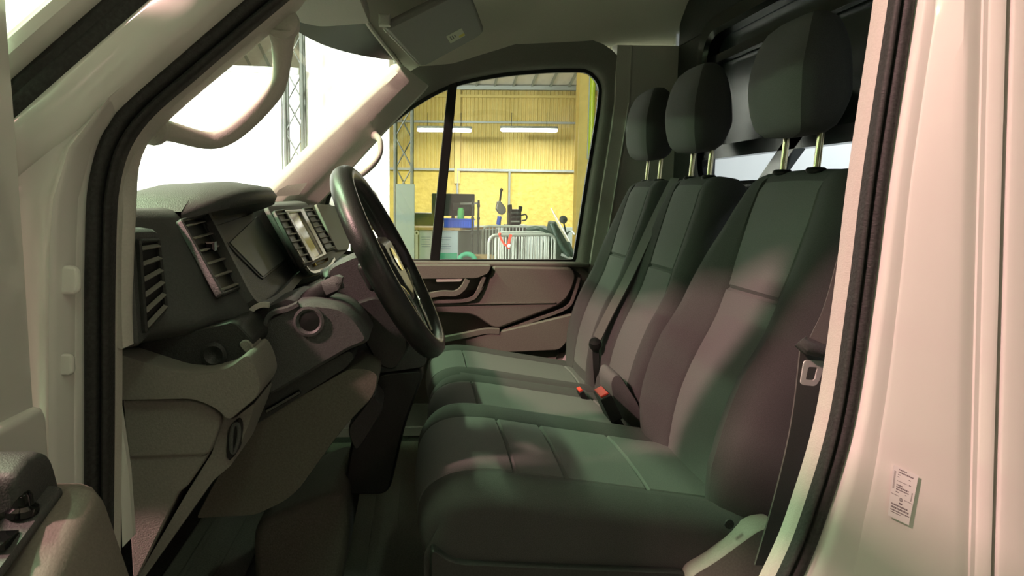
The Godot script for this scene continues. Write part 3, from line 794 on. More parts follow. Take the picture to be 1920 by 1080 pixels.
func sticker_image() -> ImageTexture:
	var im := Image.create(128, 256, false, Image.FORMAT_RGB8)
	im.fill(rgb(238, 236, 236))
	var ink := rgb(120, 110, 116)
	for l in [[30, 8, 40, 6], [30, 20, 76, 7], [30, 34, 12, 4], [30, 46, 8, 4], [86, 40, 10, 4], [30, 66, 54, 3], [92, 64, 10, 5], [30, 84, 34, 6], [30, 94, 66, 7], [30, 106, 70, 6], [30, 120, 18, 5], [82, 120, 8, 4], [4, 138, 46, 3], [84, 146, 40, 3], [12, 184, 98, 8], [12, 198, 104, 9], [12, 214, 110, 6], [14, 226, 60, 4]]:
		im.fill_rect(Rect2i(l[0], l[1], l[2], l[3]), ink)
		for k in range(l[0] + 5, l[0] + l[2], 9): im.fill_rect(Rect2i(k, l[1], 2, l[3]), rgb(220, 216, 218))
	for k in 22: im.fill_rect(Rect2i(8, 26 + k * 4, 11, 2), ink)
	for y in 24:
		for x in 24:
			var d := Vector2(x - 11.5, y - 11.5).length()
			if d < 9.5 and d > 6.5 or (absf(absf(x - 11.5) - (y - 4) * 0.35) < 1.4 and d < 8): im.set_pixel(54 + x, 140 + y, ink)
	im.fill_rect(Rect2i(56, 168, 20, 8), ink)
	for k in 9: im.fill_rect(Rect2i(112, 96 + k * 5, 6, 3), ink)
	return ImageTexture.create_from_image(im)

# ---------------------------------------------------------------- cab lining
func build_lining():
	var cab := van
	# near windscreen pillar trim
	var a: Array = crv([v(-0.368, 1.364, -0.968), v(-0.367, 1.428, -0.968), v(-0.362, 1.520, -0.968), v(-0.353, 1.581, -0.972), v(-0.324, 1.646, -0.980), v(-0.251, 1.718, -0.985), v(-0.167, 1.793, -0.985)], 4)
	var b: Array = crv([v(-0.358, 1.369, -0.985), v(-0.357, 1.425, -0.985), v(-0.349, 1.532, -0.985), v(-0.351, 1.605, -1.020), v(-0.326, 1.657, -1.060), v(-0.226, 1.752, -1.080), v(-0.162, 1.808, -1.080)], 4)
	for q in [a, b]:
		q.append(v(0.02, 2.02, q[0].z)); q.append(v(0.2, 2.12, q[0].z))
	var rows := []
	for i in a.size():
		var m: Vector3 = a[i].lerp(b[i], 0.5) + v(0.002, 0, 0.006)
		rows.append([a[i], a[i].lerp(b[i], 0.2) + v(0.001, 0, 0.005), m, a[i].lerp(b[i], 0.85) + v(0.002, 0, 0.003), b[i], b[i] + v(-0.012, -0.002, -0.012), a[i] + v(-0.05, 0.02, -0.01)])
	put("pillar_trim", MB.new().grid(rows, true, false, true), M.trim, cab)
	# far windscreen pillar trim
	a = crv([v(-0.583, 1.512, -2.720), v(-0.537, 1.561, -2.720), v(-0.306, 1.785, -2.720), v(-0.158, 1.927, -2.720), v(-0.088, 1.997, -2.720), v(-0.069, 2.021, -2.720)], 4)
	b = crv([v(-0.380, 1.507, -2.770), v(-0.329, 1.557, -2.770), v(-0.200, 1.702, -2.770), v(-0.086, 1.828, -2.770), v(0.009, 1.927, -2.770), v(0.032, 1.956, -2.770)], 4)
	rows = []
	for i in a.size():
		rows.append([a[i] + v(-0.03, 0.0, -0.05), a[i], a[i].lerp(b[i], 0.12) + v(0.004, -0.002, 0.016), a[i].lerp(b[i], 0.5) + v(0.004, -0.004, 0.022), a[i].lerp(b[i], 0.62) + v(0.004, -0.004, 0.012), b[i] + v(0, 0, 0.006), b[i] + v(0.004, 0, -0.02)])
	put("pillar_trim", MB.new().grid(rows), M.trim, cab)
	var sp: Array = [v(-0.498, 1.550, -2.698), v(-0.454, 1.588, -2.698), v(-0.386, 1.599, -2.700), v(-0.416, 1.556, -2.700)]
	put("speaker_cover", MB.new().grid([[sp[0], sp[3]], [sp[0].lerp(sp[1], 0.5) + v(-0.006, 0.004, 0.002), sp[3].lerp(sp[2], 0.5) + v(0.002, 0, 0.002)], [sp[1], sp[2]]]), M.trim_mid, cab)
	# far side: strip of trim between pillar and window, lining above, rear pillar trim
	var win: Array = window_outline()
	var out: Array = [v(-0.56, 1.30, -2.80)]
	var ring_in := []
	var ring_out := []
	for q in win:
		ring_in.append(v(q.x, q.y, -2.83))
	var wc := p(0.33, 1.66)
	for i in win.size():
		var q: Vector2 = win[i]
		var e: Vector2 = (win[(i + 1) % win.size()] - win[(i + win.size() - 1) % win.size()]).normalized()
		var nr := Vector2(-e.y, e.x)
		if nr.dot(q - wc) < 0: nr = -nr
		ring_out.append([q, nr])
	rows = []
	for d in [[0.0, -2.845], [0.004, -2.825], [0.016, -2.812], [0.03, -2.806], [0.06, -2.80], [0.1, -2.795]]:
		var r := []
		for q in ring_out:
			var t: Vector2 = q[0] + q[1] * d[0]
			r.append(v(t.x, t.y, d[1]))
		rows.append(r)
	put("window_surround", MB.new().grid(rows, true), M.trim_mid, cab)
	# roof lining: sections across the cab from header to partition
	rows = []
	for x in [-0.06, -0.02, 0.04, 0.12, 0.22, 0.35, 0.5, 0.7, 0.96]:
		var top := pw([[-0.06, 2.05], [-0.02, 2.09], [0.04, 2.14], [0.12, 2.2], [0.22, 2.25], [0.35, 2.29], [0.6, 2.31], [1.0, 2.31]], x)
		var side := pw([[-0.06, 2.01], [0.04, 2.02], [0.12, 2.03], [0.25, 2.07], [0.35, 2.1], [0.7, 2.13], [1.0, 2.13]], x)
		var r := []
		for q in [[-2.83, 0.0], [-2.80, 0.06], [-2.775, 0.25], [-2.74, 0.5], [-2.68, 0.75], [-2.58, 0.92], [-2.4, 0.99], [-2.1, 1.0], [ZC, 1.0], [-1.6, 1.0], [-1.33, 0.99], [-1.15, 0.92], [-1.05, 0.75], [-1.0, 0.5], [-0.985, 0.2], [-0.98, 0.0]]:
			var wz: float = (q[0] - ZC) / 0.9
			var fx: float = x - 0.10 * (1 - wz * wz) * clampf((0.3 - x) / 0.3, 0, 1)
			r.append(v(fx, lerpf(side, top, q[1]), q[0]))
		rows.append(r)
	put("roof_lining", MB.new().grid(rows), M.liner, cab)
	# header edge bead
	var bead := []
	for j in 21:
		var z := -2.74 + 1.74 * j / 20.0
		var wz := (z - ZC) / 0.9
		bead.append(v(-0.06 - 0.10 * (1 - wz * wz), 2.046 - 0.03 * wz * wz * wz * wz, z))
	put("header_bead", MB.new().tube(bead, 0.008, 8), M.trim, cab)
	# far rear pillar trim between window and partition
	rows = []
	for i in 15:
		var y := 0.66 + i * 0.105
		var e := pw([[0.66, 0.64], [1.0, 0.63], [1.3, 0.64], [1.6, 0.68], [1.9, 0.72], [2.2, 0.72]], y)
		rows.append([v(e, y, -2.83), v(e + 0.006, y, -2.81), v(e + 0.012, y, -2.795), v(e + 0.055, y, -2.79), v(e + 0.063, y, -2.785), v(e + 0.072, y, -2.79), v(0.85, y, -2.78), v(0.98, y, -2.76)])
	put("rear_pillar_trim", MB.new().grid(rows), M.trim, cab)
	var white_line := []
	for i in 10:
		var y := 1.2 + i * 0.08
		white_line.append(v(pw([[1.2, 0.635], [1.3, 0.64], [1.6, 0.68], [1.9, 0.72]], y) + 0.060, y, -2.786))
	put("trim_edge", MB.new().tube(white_line, 0.003, 6), M.plastic_white, cab)
	# far outer skin under the window line and behind the door
	put("far_sill", MB.new().box(v(0.2, 0.95, -2.88), v(1.9, 0.7, 0.04)), M.paint, cab)
	# passenger grab handle
	grab("grey grab handle on the far windscreen pillar, beyond the steering wheel", [v(-0.275, 1.623, -2.760), v(-0.217, 1.622, -2.700), v(-0.157, 1.667, -2.680), v(-0.133, 1.710, -2.680), v(-0.137, 1.754, -2.700), v(-0.162, 1.777, -2.770)])
	grab("large grey grab handle on the near windscreen pillar", [v(-0.357, 1.645, -1.075), v(-0.338, 1.642, -1.090), v(-0.298, 1.633, -1.115), v(-0.270, 1.640, -1.120), v(-0.238, 1.665, -1.120), v(-0.207, 1.699, -1.120), v(-0.195, 1.721, -1.115), v(-0.188, 1.757, -1.100), v(-0.184, 1.789, -1.075)])
	# sun visor, sensor cover
	var vz := thing("sun_visor", "grey sun visor with a small sticker, folded up by the far header", "visor", v(0.0, 2.0, -2.3))
	var o3: Vector3 = v(-0.098, 2.011, -2.060); var a3: Vector3 = v(-0.001, 2.009, -2.620)
	var dz := (a3 - o3)
	var rear := v(0.212, 2.123, -2.580) - a3
	var nrm := dz.cross(rear).normalized()
	if nrm.y > 0: nrm = -nrm
	var xf := Transform3D(Basis(dz.normalized(), rear.normalized(), nrm), o3)
	var L := dz.length(); var W := rear.length()
	put("panel", MB.new().prism(rpoly([p(0.0, 0.0), p(L, 0.0), p(L * 0.985, W), p(0.03, W)], [0.02, 0.04, 0.05, 0.05]), 0.0, 0.022, 0.009, xf), M.trim_mid, vz)
	put("edge_piping", MB.new().tube([xf * v(0.015, -0.002, 0.011), xf * v(0.06, -0.003, 0.011)], 0.004, 6), M.trim, vz)
	put("edge_piping", MB.new().tube([xf * v(0.085, -0.003, 0.011), xf * v(L - 0.03, -0.003, 0.011)], 0.003, 6), M.trim, vz)
	put("pivot", MB.new().tube([xf * v(L - 0.02, 0.02, 0.0), xf * v(L + 0.05, 0.03, -0.01)], 0.008, 8), M.trim, vz)
	put("clip", MB.new().box(xf * v(0.0, 0.01, 0.0), v(0.03, 0.03, 0.03), 0.006), M.trim, vz)
	put("sticker", MB.new().prism(rpoly([p(L * 0.62, W * 0.52), p(L * 0.8, W * 0.52), p(L * 0.8, W * 0.74), p(L * 0.62, W * 0.74)], 0.004), 0.022, 0.0228, 0, xf), mat(rgb(196, 196, 172), 0.6), vz, "small pale warning sticker")
	put("warning_disc", MB.new().prism(rrect(0.03, 0.02, 0.009, p(L * 0.76, W * 0.7)), 0.0228, 0.0232, 0, xf), mat(rgb(206, 190, 60), 0.6), vz)
	for k in 3: put("print_mark", MB.new().prism(rrect(0.05 - 0.01 * k, 0.004, 0.001, p(L * 0.70, W * (0.56 + 0.03 * k))), 0.0228, 0.0231, 0, xf), mat(rgb(90, 88, 80), 0.6), vz)
	var sv := thing("sensor_cover", "rounded grey sensor cover at the middle of the windscreen top", "cover", v(-0.2, 2.0, -1.9))
	var s0: Vector3 = v(-0.294, 1.973, -1.860); var s1: Vector3 = v(-0.130, 1.993, -2.020)
	put("shell", MB.new().prism(rpoly([p(-0.285, -1.60), p(-0.13, -1.60), p(-0.12, -1.99), p(-0.24, -1.92), p(-0.285, -1.82)], [0.04, 0.02, 0.02, 0.03, 0.04]), 0.0, 0.05, 0.02, Transform3D(Basis(v(1, 0.25, 0), v(0, 0, 1), v(-0.12, 1, 0)), v(0, 2.022, 0))), M.trim, sv)
	put("base_block", MB.new().prism(rpoly([p(-0.20, -1.76), p(-0.06, -1.76), p(-0.06, -2.0), p(-0.20, -2.0)], 0.03), 0.0, 0.06, 0.015, Transform3D(Basis(v(1, 0.25, 0), v(0, 0, 1), v(-0.12, 1, 0)), v(0, 2.11, 0))), M.trim, sv)
	var oc := thing("overhead_shelf", "dark open overhead shelf above the middle of the windscreen", "shelf", v(0.05, 2.1, -1.9))
	put("tray", MB.new().prism(rpoly([p(0.02, -1.55), p(0.3, -1.55), p(0.3, -2.16), p(0.02, -2.16)], 0.03), 2.15, 2.19, 0.01, Transform3D(Basis(v(1, 0, 0), v(0, 0, 1), v(0, 1, 0)), Vector3.ZERO)), M.trim_mid, oc)
	put("front_lip", MB.new().bar(v(0.0, 2.14, -1.55), v(0.0, 2.14, -2.16), 0.03, 0.05, Vector3.UP, 0.008), M.trim, oc)
	# partition behind the seats
	var pt := thing("partition", "black partition behind the seats with a framed window", "partition", v(0.96, 0.65, ZC))
	var X := 0.955
	var px3 := Transform3D(Basis(v(0, 0, 1), v(0, 1, 0), v(1, 0, 0)), v(X, 0, 0))
	put("lower_panel", MB.new().prism([p(-2.76, 0.65), p(-0.97, 0.65), p(-0.97, 1.585), p(-2.76, 1.585)], 0.0, 0.02, 0.004, px3), M.partition, pt)
	put("upper_panel", MB.new().prism([p(-2.76, 2.125), p(-0.97, 2.125), p(-0.97, 2.32), p(-2.76, 2.32)], 0.0, 0.02, 0.004, px3), M.partition, pt)
	put("side_panel", MB.new().prism([p(-2.76, 1.585), p(-2.40, 1.585), p(-2.40, 2.125), p(-2.76, 2.125)], 0.0, 0.02, 0.004, px3), M.partition, pt)
	put("side_panel", MB.new().prism([p(-1.22, 1.585), p(-0.97, 1.585), p(-0.97, 2.125), p(-1.22, 2.125)], 0.0, 0.02, 0.004, px3), M.partition, pt)
	var fo := rpoly([p(-2.44, 1.57), p(-1.18, 1.57), p(-1.18, 2.135), p(-2.44, 2.135)], 0.12)
	var fi := rpoly([p(-2.375, 1.62), p(-1.245, 1.62), p(-1.245, 2.075), p(-2.375, 2.075)], 0.09)
	put("window_frame", MB.new().ring(fo, fi, 0.0, -0.05, px3, 0.012), M.gloss_frame, pt)
	put("window_rail", MB.new().bar(v(X - 0.02, 1.712, -2.38), v(X - 0.02, 1.712, -1.24), 0.03, 0.04, Vector3.UP, 0.008), M.gloss_frame, pt)
	put("window_rail", MB.new().bar(v(X - 0.015, 2.005, -2.38), v(X - 0.015, 2.005, -1.24), 0.022, 0.025, Vector3.UP, 0.006), M.gloss_frame, pt)
	put("brace", MB.new().bar(v(X - 0.02, 1.58, -1.98), v(X - 0.02, 1.80, -1.66), 0.05, 0.03, Vector3.RIGHT, 0.008), M.gloss_frame, pt)
	put("dark_pane", MB.new().prism([p(-2.38, 1.722), p(-1.24, 1.722), p(-1.24, 2.08), p(-2.38, 2.08)], 0.004, 0.012, 0, px3), M.dark_pane, pt)

func window_outline() -> Array:
	var w: Array = [p(-0.049, 1.309), p(0.606, 1.314), p(0.644, 1.603), p(0.685, 1.900), p(0.690, 1.990), p(0.641, 2.047), p(0.508, 2.042), p(0.346, 2.025), p(0.226, 2.003), p(0.107, 1.970), p(-0.010, 1.904), p(-0.127, 1.811), p(-0.264, 1.664), p(-0.343, 1.549), p(-0.345, 1.351)]
	return rpoly(w, [0.02, 0.02, 0.0, 0.1, 0.03, 0.05, 0.1, 0.1, 0.1, 0.1, 0.1, 0.1, 0.1, 0.05, 0.02], 4)

func grab(label: String, pts: Array):
	var path := crv(pts, 5)
	var o := thing("grab_handle", label, "handle", path[0])
	var sc := []
	var n := path.size()
	for i in n:
		var u := float(i) / (n - 1)
		sc.append(1.0 + 0.9 * pow(absf(u * 2 - 1), 7.0))
	var r := 0.0112 if path[0].z > -2 else 0.0095
	put("grip", MB.new().tube(path, r, 12, false, sc, 1.15), M.trim, o)
	for e in [0, n - 1]:
		put("mount", MB.new().lathe([p(r * 1.2, -0.012), p(r * 2.1, -0.008), p(r * 2.0, 0.008), p(r * 1.2, 0.014)], Transform3D(Basis(Vector3.RIGHT, PI / 2), path[e]), 16), M.trim, o)

# ---------------------------------------------------------------- passenger door (closed, far side)
func build_passenger_door():
	var o := thing("passenger_door", "closed passenger door with grey trim and side window, beyond the seats", "door", v(0.2, 0.65, -2.85))
	put("shell", MB.new().prism(rpoly([p(-0.58, 0.66), p(0.62, 0.66), p(0.62, 1.28), p(-0.58, 1.28)], 0.03), -2.90, -2.85, 0.01), M.paint, o)
	# trim base with pocket opening made of layered shapes
	var base: Array = rpoly([p(-0.359, 1.308), p(0.599, 1.318), p(0.650, 1.277), p(0.654, 1.178), p(0.617, 1.073), p(0.571, 0.969), p(0.527, 0.884), p(0.446, 0.758), p(-0.366, 0.772)], [0.01, 0.01, 0.03, 0.05, 0.05, 0.05, 0.02, 0.02, 0.01])
	put("trim_panel", MB.new().prism(base, -2.85, -2.835, 0.004), M.door_trim, o)
	put("trim_border", MB.new().prism(rpoly([p(0.560, 1.312), p(0.597, 1.317), p(0.648, 1.278), p(0.651, 1.179), p(0.614, 1.075), p(0.569, 0.966), p(0.536, 0.967), p(0.586, 1.117), p(0.617, 1.210), p(0.619, 1.270)], 0.012), -2.84, -2.785, 0.01), M.door_trim, o)
	put("sill_cap", MB.new().prism(rpoly([p(-0.4, -2.845), p(0.625, -2.845), p(0.655, -2.765), p(-0.4, -2.765)], [0.01, 0.01, 0.02, 0.01]), 1.302, 1.318, 0.006, Transform3D(Basis(v(1, 0, 0), v(0, 0, 1), v(0, 1, 0)), Vector3.ZERO)), M.door_trim, o)
	put("upper_pad", MB.new().prism(rpoly([p(-0.276, 1.308), p(0.269, 1.311), p(0.258, 1.281), p(0.218, 1.261), p(-0.277, 1.254)], [0.0, 0.01, 0.01, 0.02, 0.0]), -2.84, -2.735, 0.012), M.door_trim, o)
	put("panel_insert", MB.new().prism(rpoly([p(0.275, 1.306), p(0.574, 1.303), p(0.593, 1.271), p(0.574, 1.208), p(0.545, 1.163), p(0.306, 1.070), p(0.278, 1.074), p(0.205, 1.123), p(0.031, 1.132), p(0.031, 1.172), p(0.199, 1.172), p(0.244, 1.224)], [0.01, 0.03, 0.02, 0.03, 0.03, 0.04, 0.02, 0.03, 0.0, 0.0, 0.03, 0.03]), -2.84, -2.752, 0.014), M.door_trim, o)
	put("panel_seam", MB.new().bar(v(0.149, 1.164, -2.751), v(0.515, 1.170, -2.751), 0.008, 0.004, Vector3.UP, 0.0015), M.door_trim, o)
	put("insert_bead", MB.new().sweep(crv([v(0.308, 1.056, -2.765), v(0.433, 1.099, -2.765), v(0.559, 1.148, -2.765), v(0.589, 1.203, -2.765), v(0.606, 1.264, -2.765)], 4), [p(-0.007, -0.01), p(0.007, -0.01), p(0.005, 0.006), p(-0.005, 0.006)], Vector3.BACK), M.door_trim, o)
	# recess with pull handle
	put("recess_edge", MB.new().sweep(crv([v(0.242, 1.267, -2.745), v(0.219, 1.209, -2.745), v(0.192, 1.183, -2.745), v(0.109, 1.175, -2.745), v(-0.163, 1.171, -2.745)], 4), [p(-0.008, -0.006), p(0.008, -0.006), p(0.006, 0.006), p(-0.006, 0.006)], Vector3.BACK), M.door_trim, o)
	var h := put("pull_handle", MB.new().sweep(crv([v(0.180, 1.258, -2.735), v(0.163, 1.226, -2.735), v(0.134, 1.206, -2.735), v(0.085, 1.206, -2.735), v(0.021, 1.194, -2.735)], 5), [p(-0.011, -0.008), p(0.011, -0.008), p(0.009, 0.008), p(-0.009, 0.008)], Vector3.BACK), M.door_trim, o)
	put("release_lever", MB.new().prism(rpoly([p(0.065, 1.259), p(0.163, 1.261), p(0.155, 1.249), p(0.065, 1.247)], 0.004), -2.748, -2.737, 0.003), M.trim, o)
	# map pocket
	put("pocket_lip", MB.new().sweep(crv([v(0.302, 1.061, -2.750), v(0.249, 1.061, -2.750), v(0.169, 1.046, -2.745), v(0.070, 1.028, -2.740), v(-0.164, 0.987, -2.740)], 4), [p(-0.012, -0.01), p(0.012, -0.01), p(0.009, 0.008), p(-0.009, 0.008)], Vector3.BACK), M.door_trim, o)
	put("pocket_front", MB.new().prism(rpoly([p(-0.164, 1.007), p(0.153, 1.037), p(0.289, 1.057), p(0.592, 1.129), p(0.566, 1.022), p(0.534, 0.986), p(0.350, 0.979), p(-0.164, 0.977)], [0.0, 0.03, 0.03, 0.02, 0.03, 0.02, 0.02, 0.0]), -2.84, -2.745, 0.012), M.door_trim, o)
	put("lower_trim", MB.new().prism(rpoly([p(-0.165, 0.979), p(0.353, 0.979), p(0.542, 0.985), p(0.511, 0.894), p(0.460, 0.769), p(-0.166, 0.780)], 0.01), -2.84, -2.775, 0.01), M.trim_mid, o)
	# windows
	var w: Array = window_outline()
	var xs: float = v(0.089, 1.696, -2.850).x
	put("window_rubber", MB.new().sweep(at_z(w, -2.845), [p(-0.012, -0.01), p(0.012, -0.01), p(0.012, 0.006), p(-0.012, 0.006)], Vector3.BACK, true), M.black, o, "black window rubber")
	var bar: Array = [p(0.109, 1.989), p(0.143, 1.990), p(0.078, 1.302), p(0.041, 1.302)]
	put("window_bar", MB.new().prism(bar, -2.865, -2.835, 0.003), M.black, o, "slanted black window bar")
	var lft := []
	var rgt := []
	for q in w:
		lft.append(q); rgt.append(q)
	var inner := MB.new().inset(w, 0.004)
	var bl: Array = Geometry2D.intersect_polygons(PackedVector2Array(inner), PackedVector2Array([p(-2, 0), bar[3], bar[0], bar[0] + (bar[0] - bar[3]) * 0.3, p(-2, 3)]))
	var br: Array = Geometry2D.intersect_polygons(PackedVector2Array(inner), PackedVector2Array([p(3, 0), p(3, 3), bar[1] + (bar[1] - bar[2]) * 0.3, bar[2] + (bar[2] - bar[1]) * 0.1]))
	if bl.size() > 0: put("quarter_pane", MB.new().prism(Array(bl[0]), -2.852, -2.848), glass(rgb(176, 206, 70), 0.13), o)
	if br.size() > 0: put("window_pane", MB.new().prism(Array(br[0]), -2.856, -2.852), M.glass, o)
	put("speaker_mount", MB.new().prism(rpoly([p(0.484, 0.901), p(0.507, 0.965), p(0.575, 0.975), p(0.551, 0.901)], 0.01), -2.84, -2.78, 0.01), M.trim_mid, o)

# ---------------------------------------------------------------- open driver door at the left edge
func build_driver_door():
	var o := thing("driver_door", "open white driver door at the left edge with grey inner trim", "door", v(-0.42, 0.6, -0.4))
	# a along the door away from its hinge, b up, c towards the cabin side of the open door
	var xf := Transform3D(Basis(v(-0.06, 0, 0.998), v(0, 1, 0), v(0.998, 0, 0.06)), v(-0.374, 0, -0.815))
	var xs := Transform3D(xf.basis, v(-0.418, 0, -0.890))
	put("shell", MB.new().prism(rpoly([p(0.0, 0.55), p(1.1, 0.55), p(1.13, 1.2), p(1.13, 1.32), p(0.0, 1.32)], [0.03, 0.1, 0.03, 0.02, 0.02]), -0.09, 0.0, 0.018, xs), M.paint, o)
	put("window_frame", MB.new().sweep(at_xf(crv([p(0.046, 1.2), p(0.046, 1.5), p(0.05, 1.7), p(0.06, 1.82), p(0.14, 1.93), p(0.35, 2.02), p(0.6, 2.06), p(0.85, 2.07), p(0.98, 2.0), p(1.0, 1.3)], 5), -0.045, xs), [p(-0.045, -0.03), p(0.045, -0.03), p(0.045, 0.02), p(0.03, 0.035), p(-0.03, 0.035), p(-0.045, 0.02)], xf.basis.z), M.paint, o)
	put("window_pane", MB.new().prism([p(0.08, 1.3), p(0.98, 1.3), p(0.96, 1.98), p(0.85, 2.04), p(0.6, 2.03), p(0.36, 1.93), p(0.1, 1.69)], -0.055, -0.050, 0, xs), M.glass, o)
	# trim: sections along the door
	var rows := []
	for s in [[0.03, 1.262, -0.012], [0.05, 1.264, 0.0], [0.10, 1.247, 0.006], [0.17, 1.205, 0.008], [0.3, 1.165, 0.02], [0.6, 1.15, 0.03], [0.98, 1.14, 0.01]]:
		var r := []
		for q in [[-0.045, 0.0], [0.045, 0.0], [0.056, -0.004], [0.066, -0.018], [0.088, -0.10], [0.095, -0.2], [0.09, -0.5], [-0.045, -0.52]]:
			r.append(xf * v(s[0], s[1] + q[1], q[0] + s[2] * (1.0 if q[0] > 0 else 0.0)))
		rows.append(r)
	put("inner_trim", MB.new().grid(rows, true, false, true), M.door_trim, o)
	var sp := Transform3D(xf.basis * Basis(v(1, -0.32, 0).normalized(), v(0, 0, 1), v(0.32, 1, 0).normalized()), xf * v(0.062, 1.262, -0.004))
	var sw := put("switch_panel", MB.new().prism(rpoly([p(-0.012, 0.0), p(0.10, 0.0), p(0.11, 0.034), p(-0.008, 0.034)], 0.006), -0.004, 0.006, 0.003, sp), M.dash, o, "dark mirror switch panel")
	put("mirror_knob", MB.new().lathe([p(0.014, 0.0), p(0.014, 0.006), p(0.010, 0.009), p(0.009, 0.018), p(0.007, 0.021), p(0.002, 0.022)], Transform3D(Basis(Vector3.RIGHT, 0.0), sp * v(0.032, 0.016, 0.006)), 18), M.gloss, sw)
	put("window_switch", MB.new().box(sp * v(0.07, 0.018, 0.009), v(0.018, 0.008, 0.03), 0.003), M.gloss, sw)
	put("tweeter_cover", MB.new().prism(rpoly([p(0.03, 1.25), p(0.10, 1.25), p(0.11, 1.30), p(0.07, 1.312), p(0.045, 1.298)], 0.015), -0.046, 0.016, 0.01, xf), M.dash, o)
	for y in [0.85, 1.22]:
		put("hinge", MB.new().bar(xf * v(-0.06, y, -0.07), xf * v(0.03, y, -0.05), 0.03, 0.05, Vector3.UP, 0.006), M.paint, o)

func at_xf(pts: Array, c: float, xf: Transform3D) -> Array:
	var o := []
	for q in pts: o.append(xf * v(q.x, q.y, c))
	return o

# ---------------------------------------------------------------- dashboard
var dash: Node3D
func face(x0: float) -> Transform3D:
	# a runs along z, b down the sloping face, c out of it
	return Transform3D(Basis(v(0, 0, 1), v(0.5547, -0.8321, 0), v(0.8321, 0.5547, 0)), v(x0, 1.45, 0))

func vent(q: Array, n: int, xf: Transform3D, rim := 0.006, depth := 0.02, split := true):
	# q: four corners (a, b): top near, top far, bottom far, bottom near
	var o := put("air_vent", MB.new().ring(rpoly(q, 0.006), rpoly(MB.new().inset(q, rim), 0.004), -0.004, 0.007, xf, 0.002), M.dash_dark, dash)
	if depth > 0.03:
		put("surround", MB.new().prism(rpoly(MB.new().inset(q, -0.014), 0.02), -depth, 0.0, 0.016, xf), M.dash, o)
	put("vent_shade_plate", MB.new().prism(MB.new().inset(q, rim * 0.6), -0.006, 0.0015, 0, xf), M.black, o)  # black plate standing in for the dark depth of the vent
	for i in n:
		var u := (i + 0.6) / n
		var a: Vector2 = q[0].lerp(q[3], u)
		var b: Vector2 = q[1].lerp(q[2], u)
		var m := a.lerp(b, 0.06); var e := a.lerp(b, 0.94)
		put("slat", MB.new().bar(xf * v(m.x, m.y, 0.005), xf * v(e.x, e.y, 0.005), 0.002, 0.006, xf.basis.z * 0.8 + xf.basis.y * 0.6, 0.0006), M.trim_mid, o)  # pale colour stands for the lit upper edges of the slats
	if split:
		var c: Vector2 = q[0].lerp(q[3], 0.42).lerp(q[1].lerp(q[2], 0.42), 0.5)
		put("vent_wheel", MB.new().box(xf * v(c.x, c.y, 0.008), v(0.014, 0.014, 0.02), 0.003), M.gloss, o)

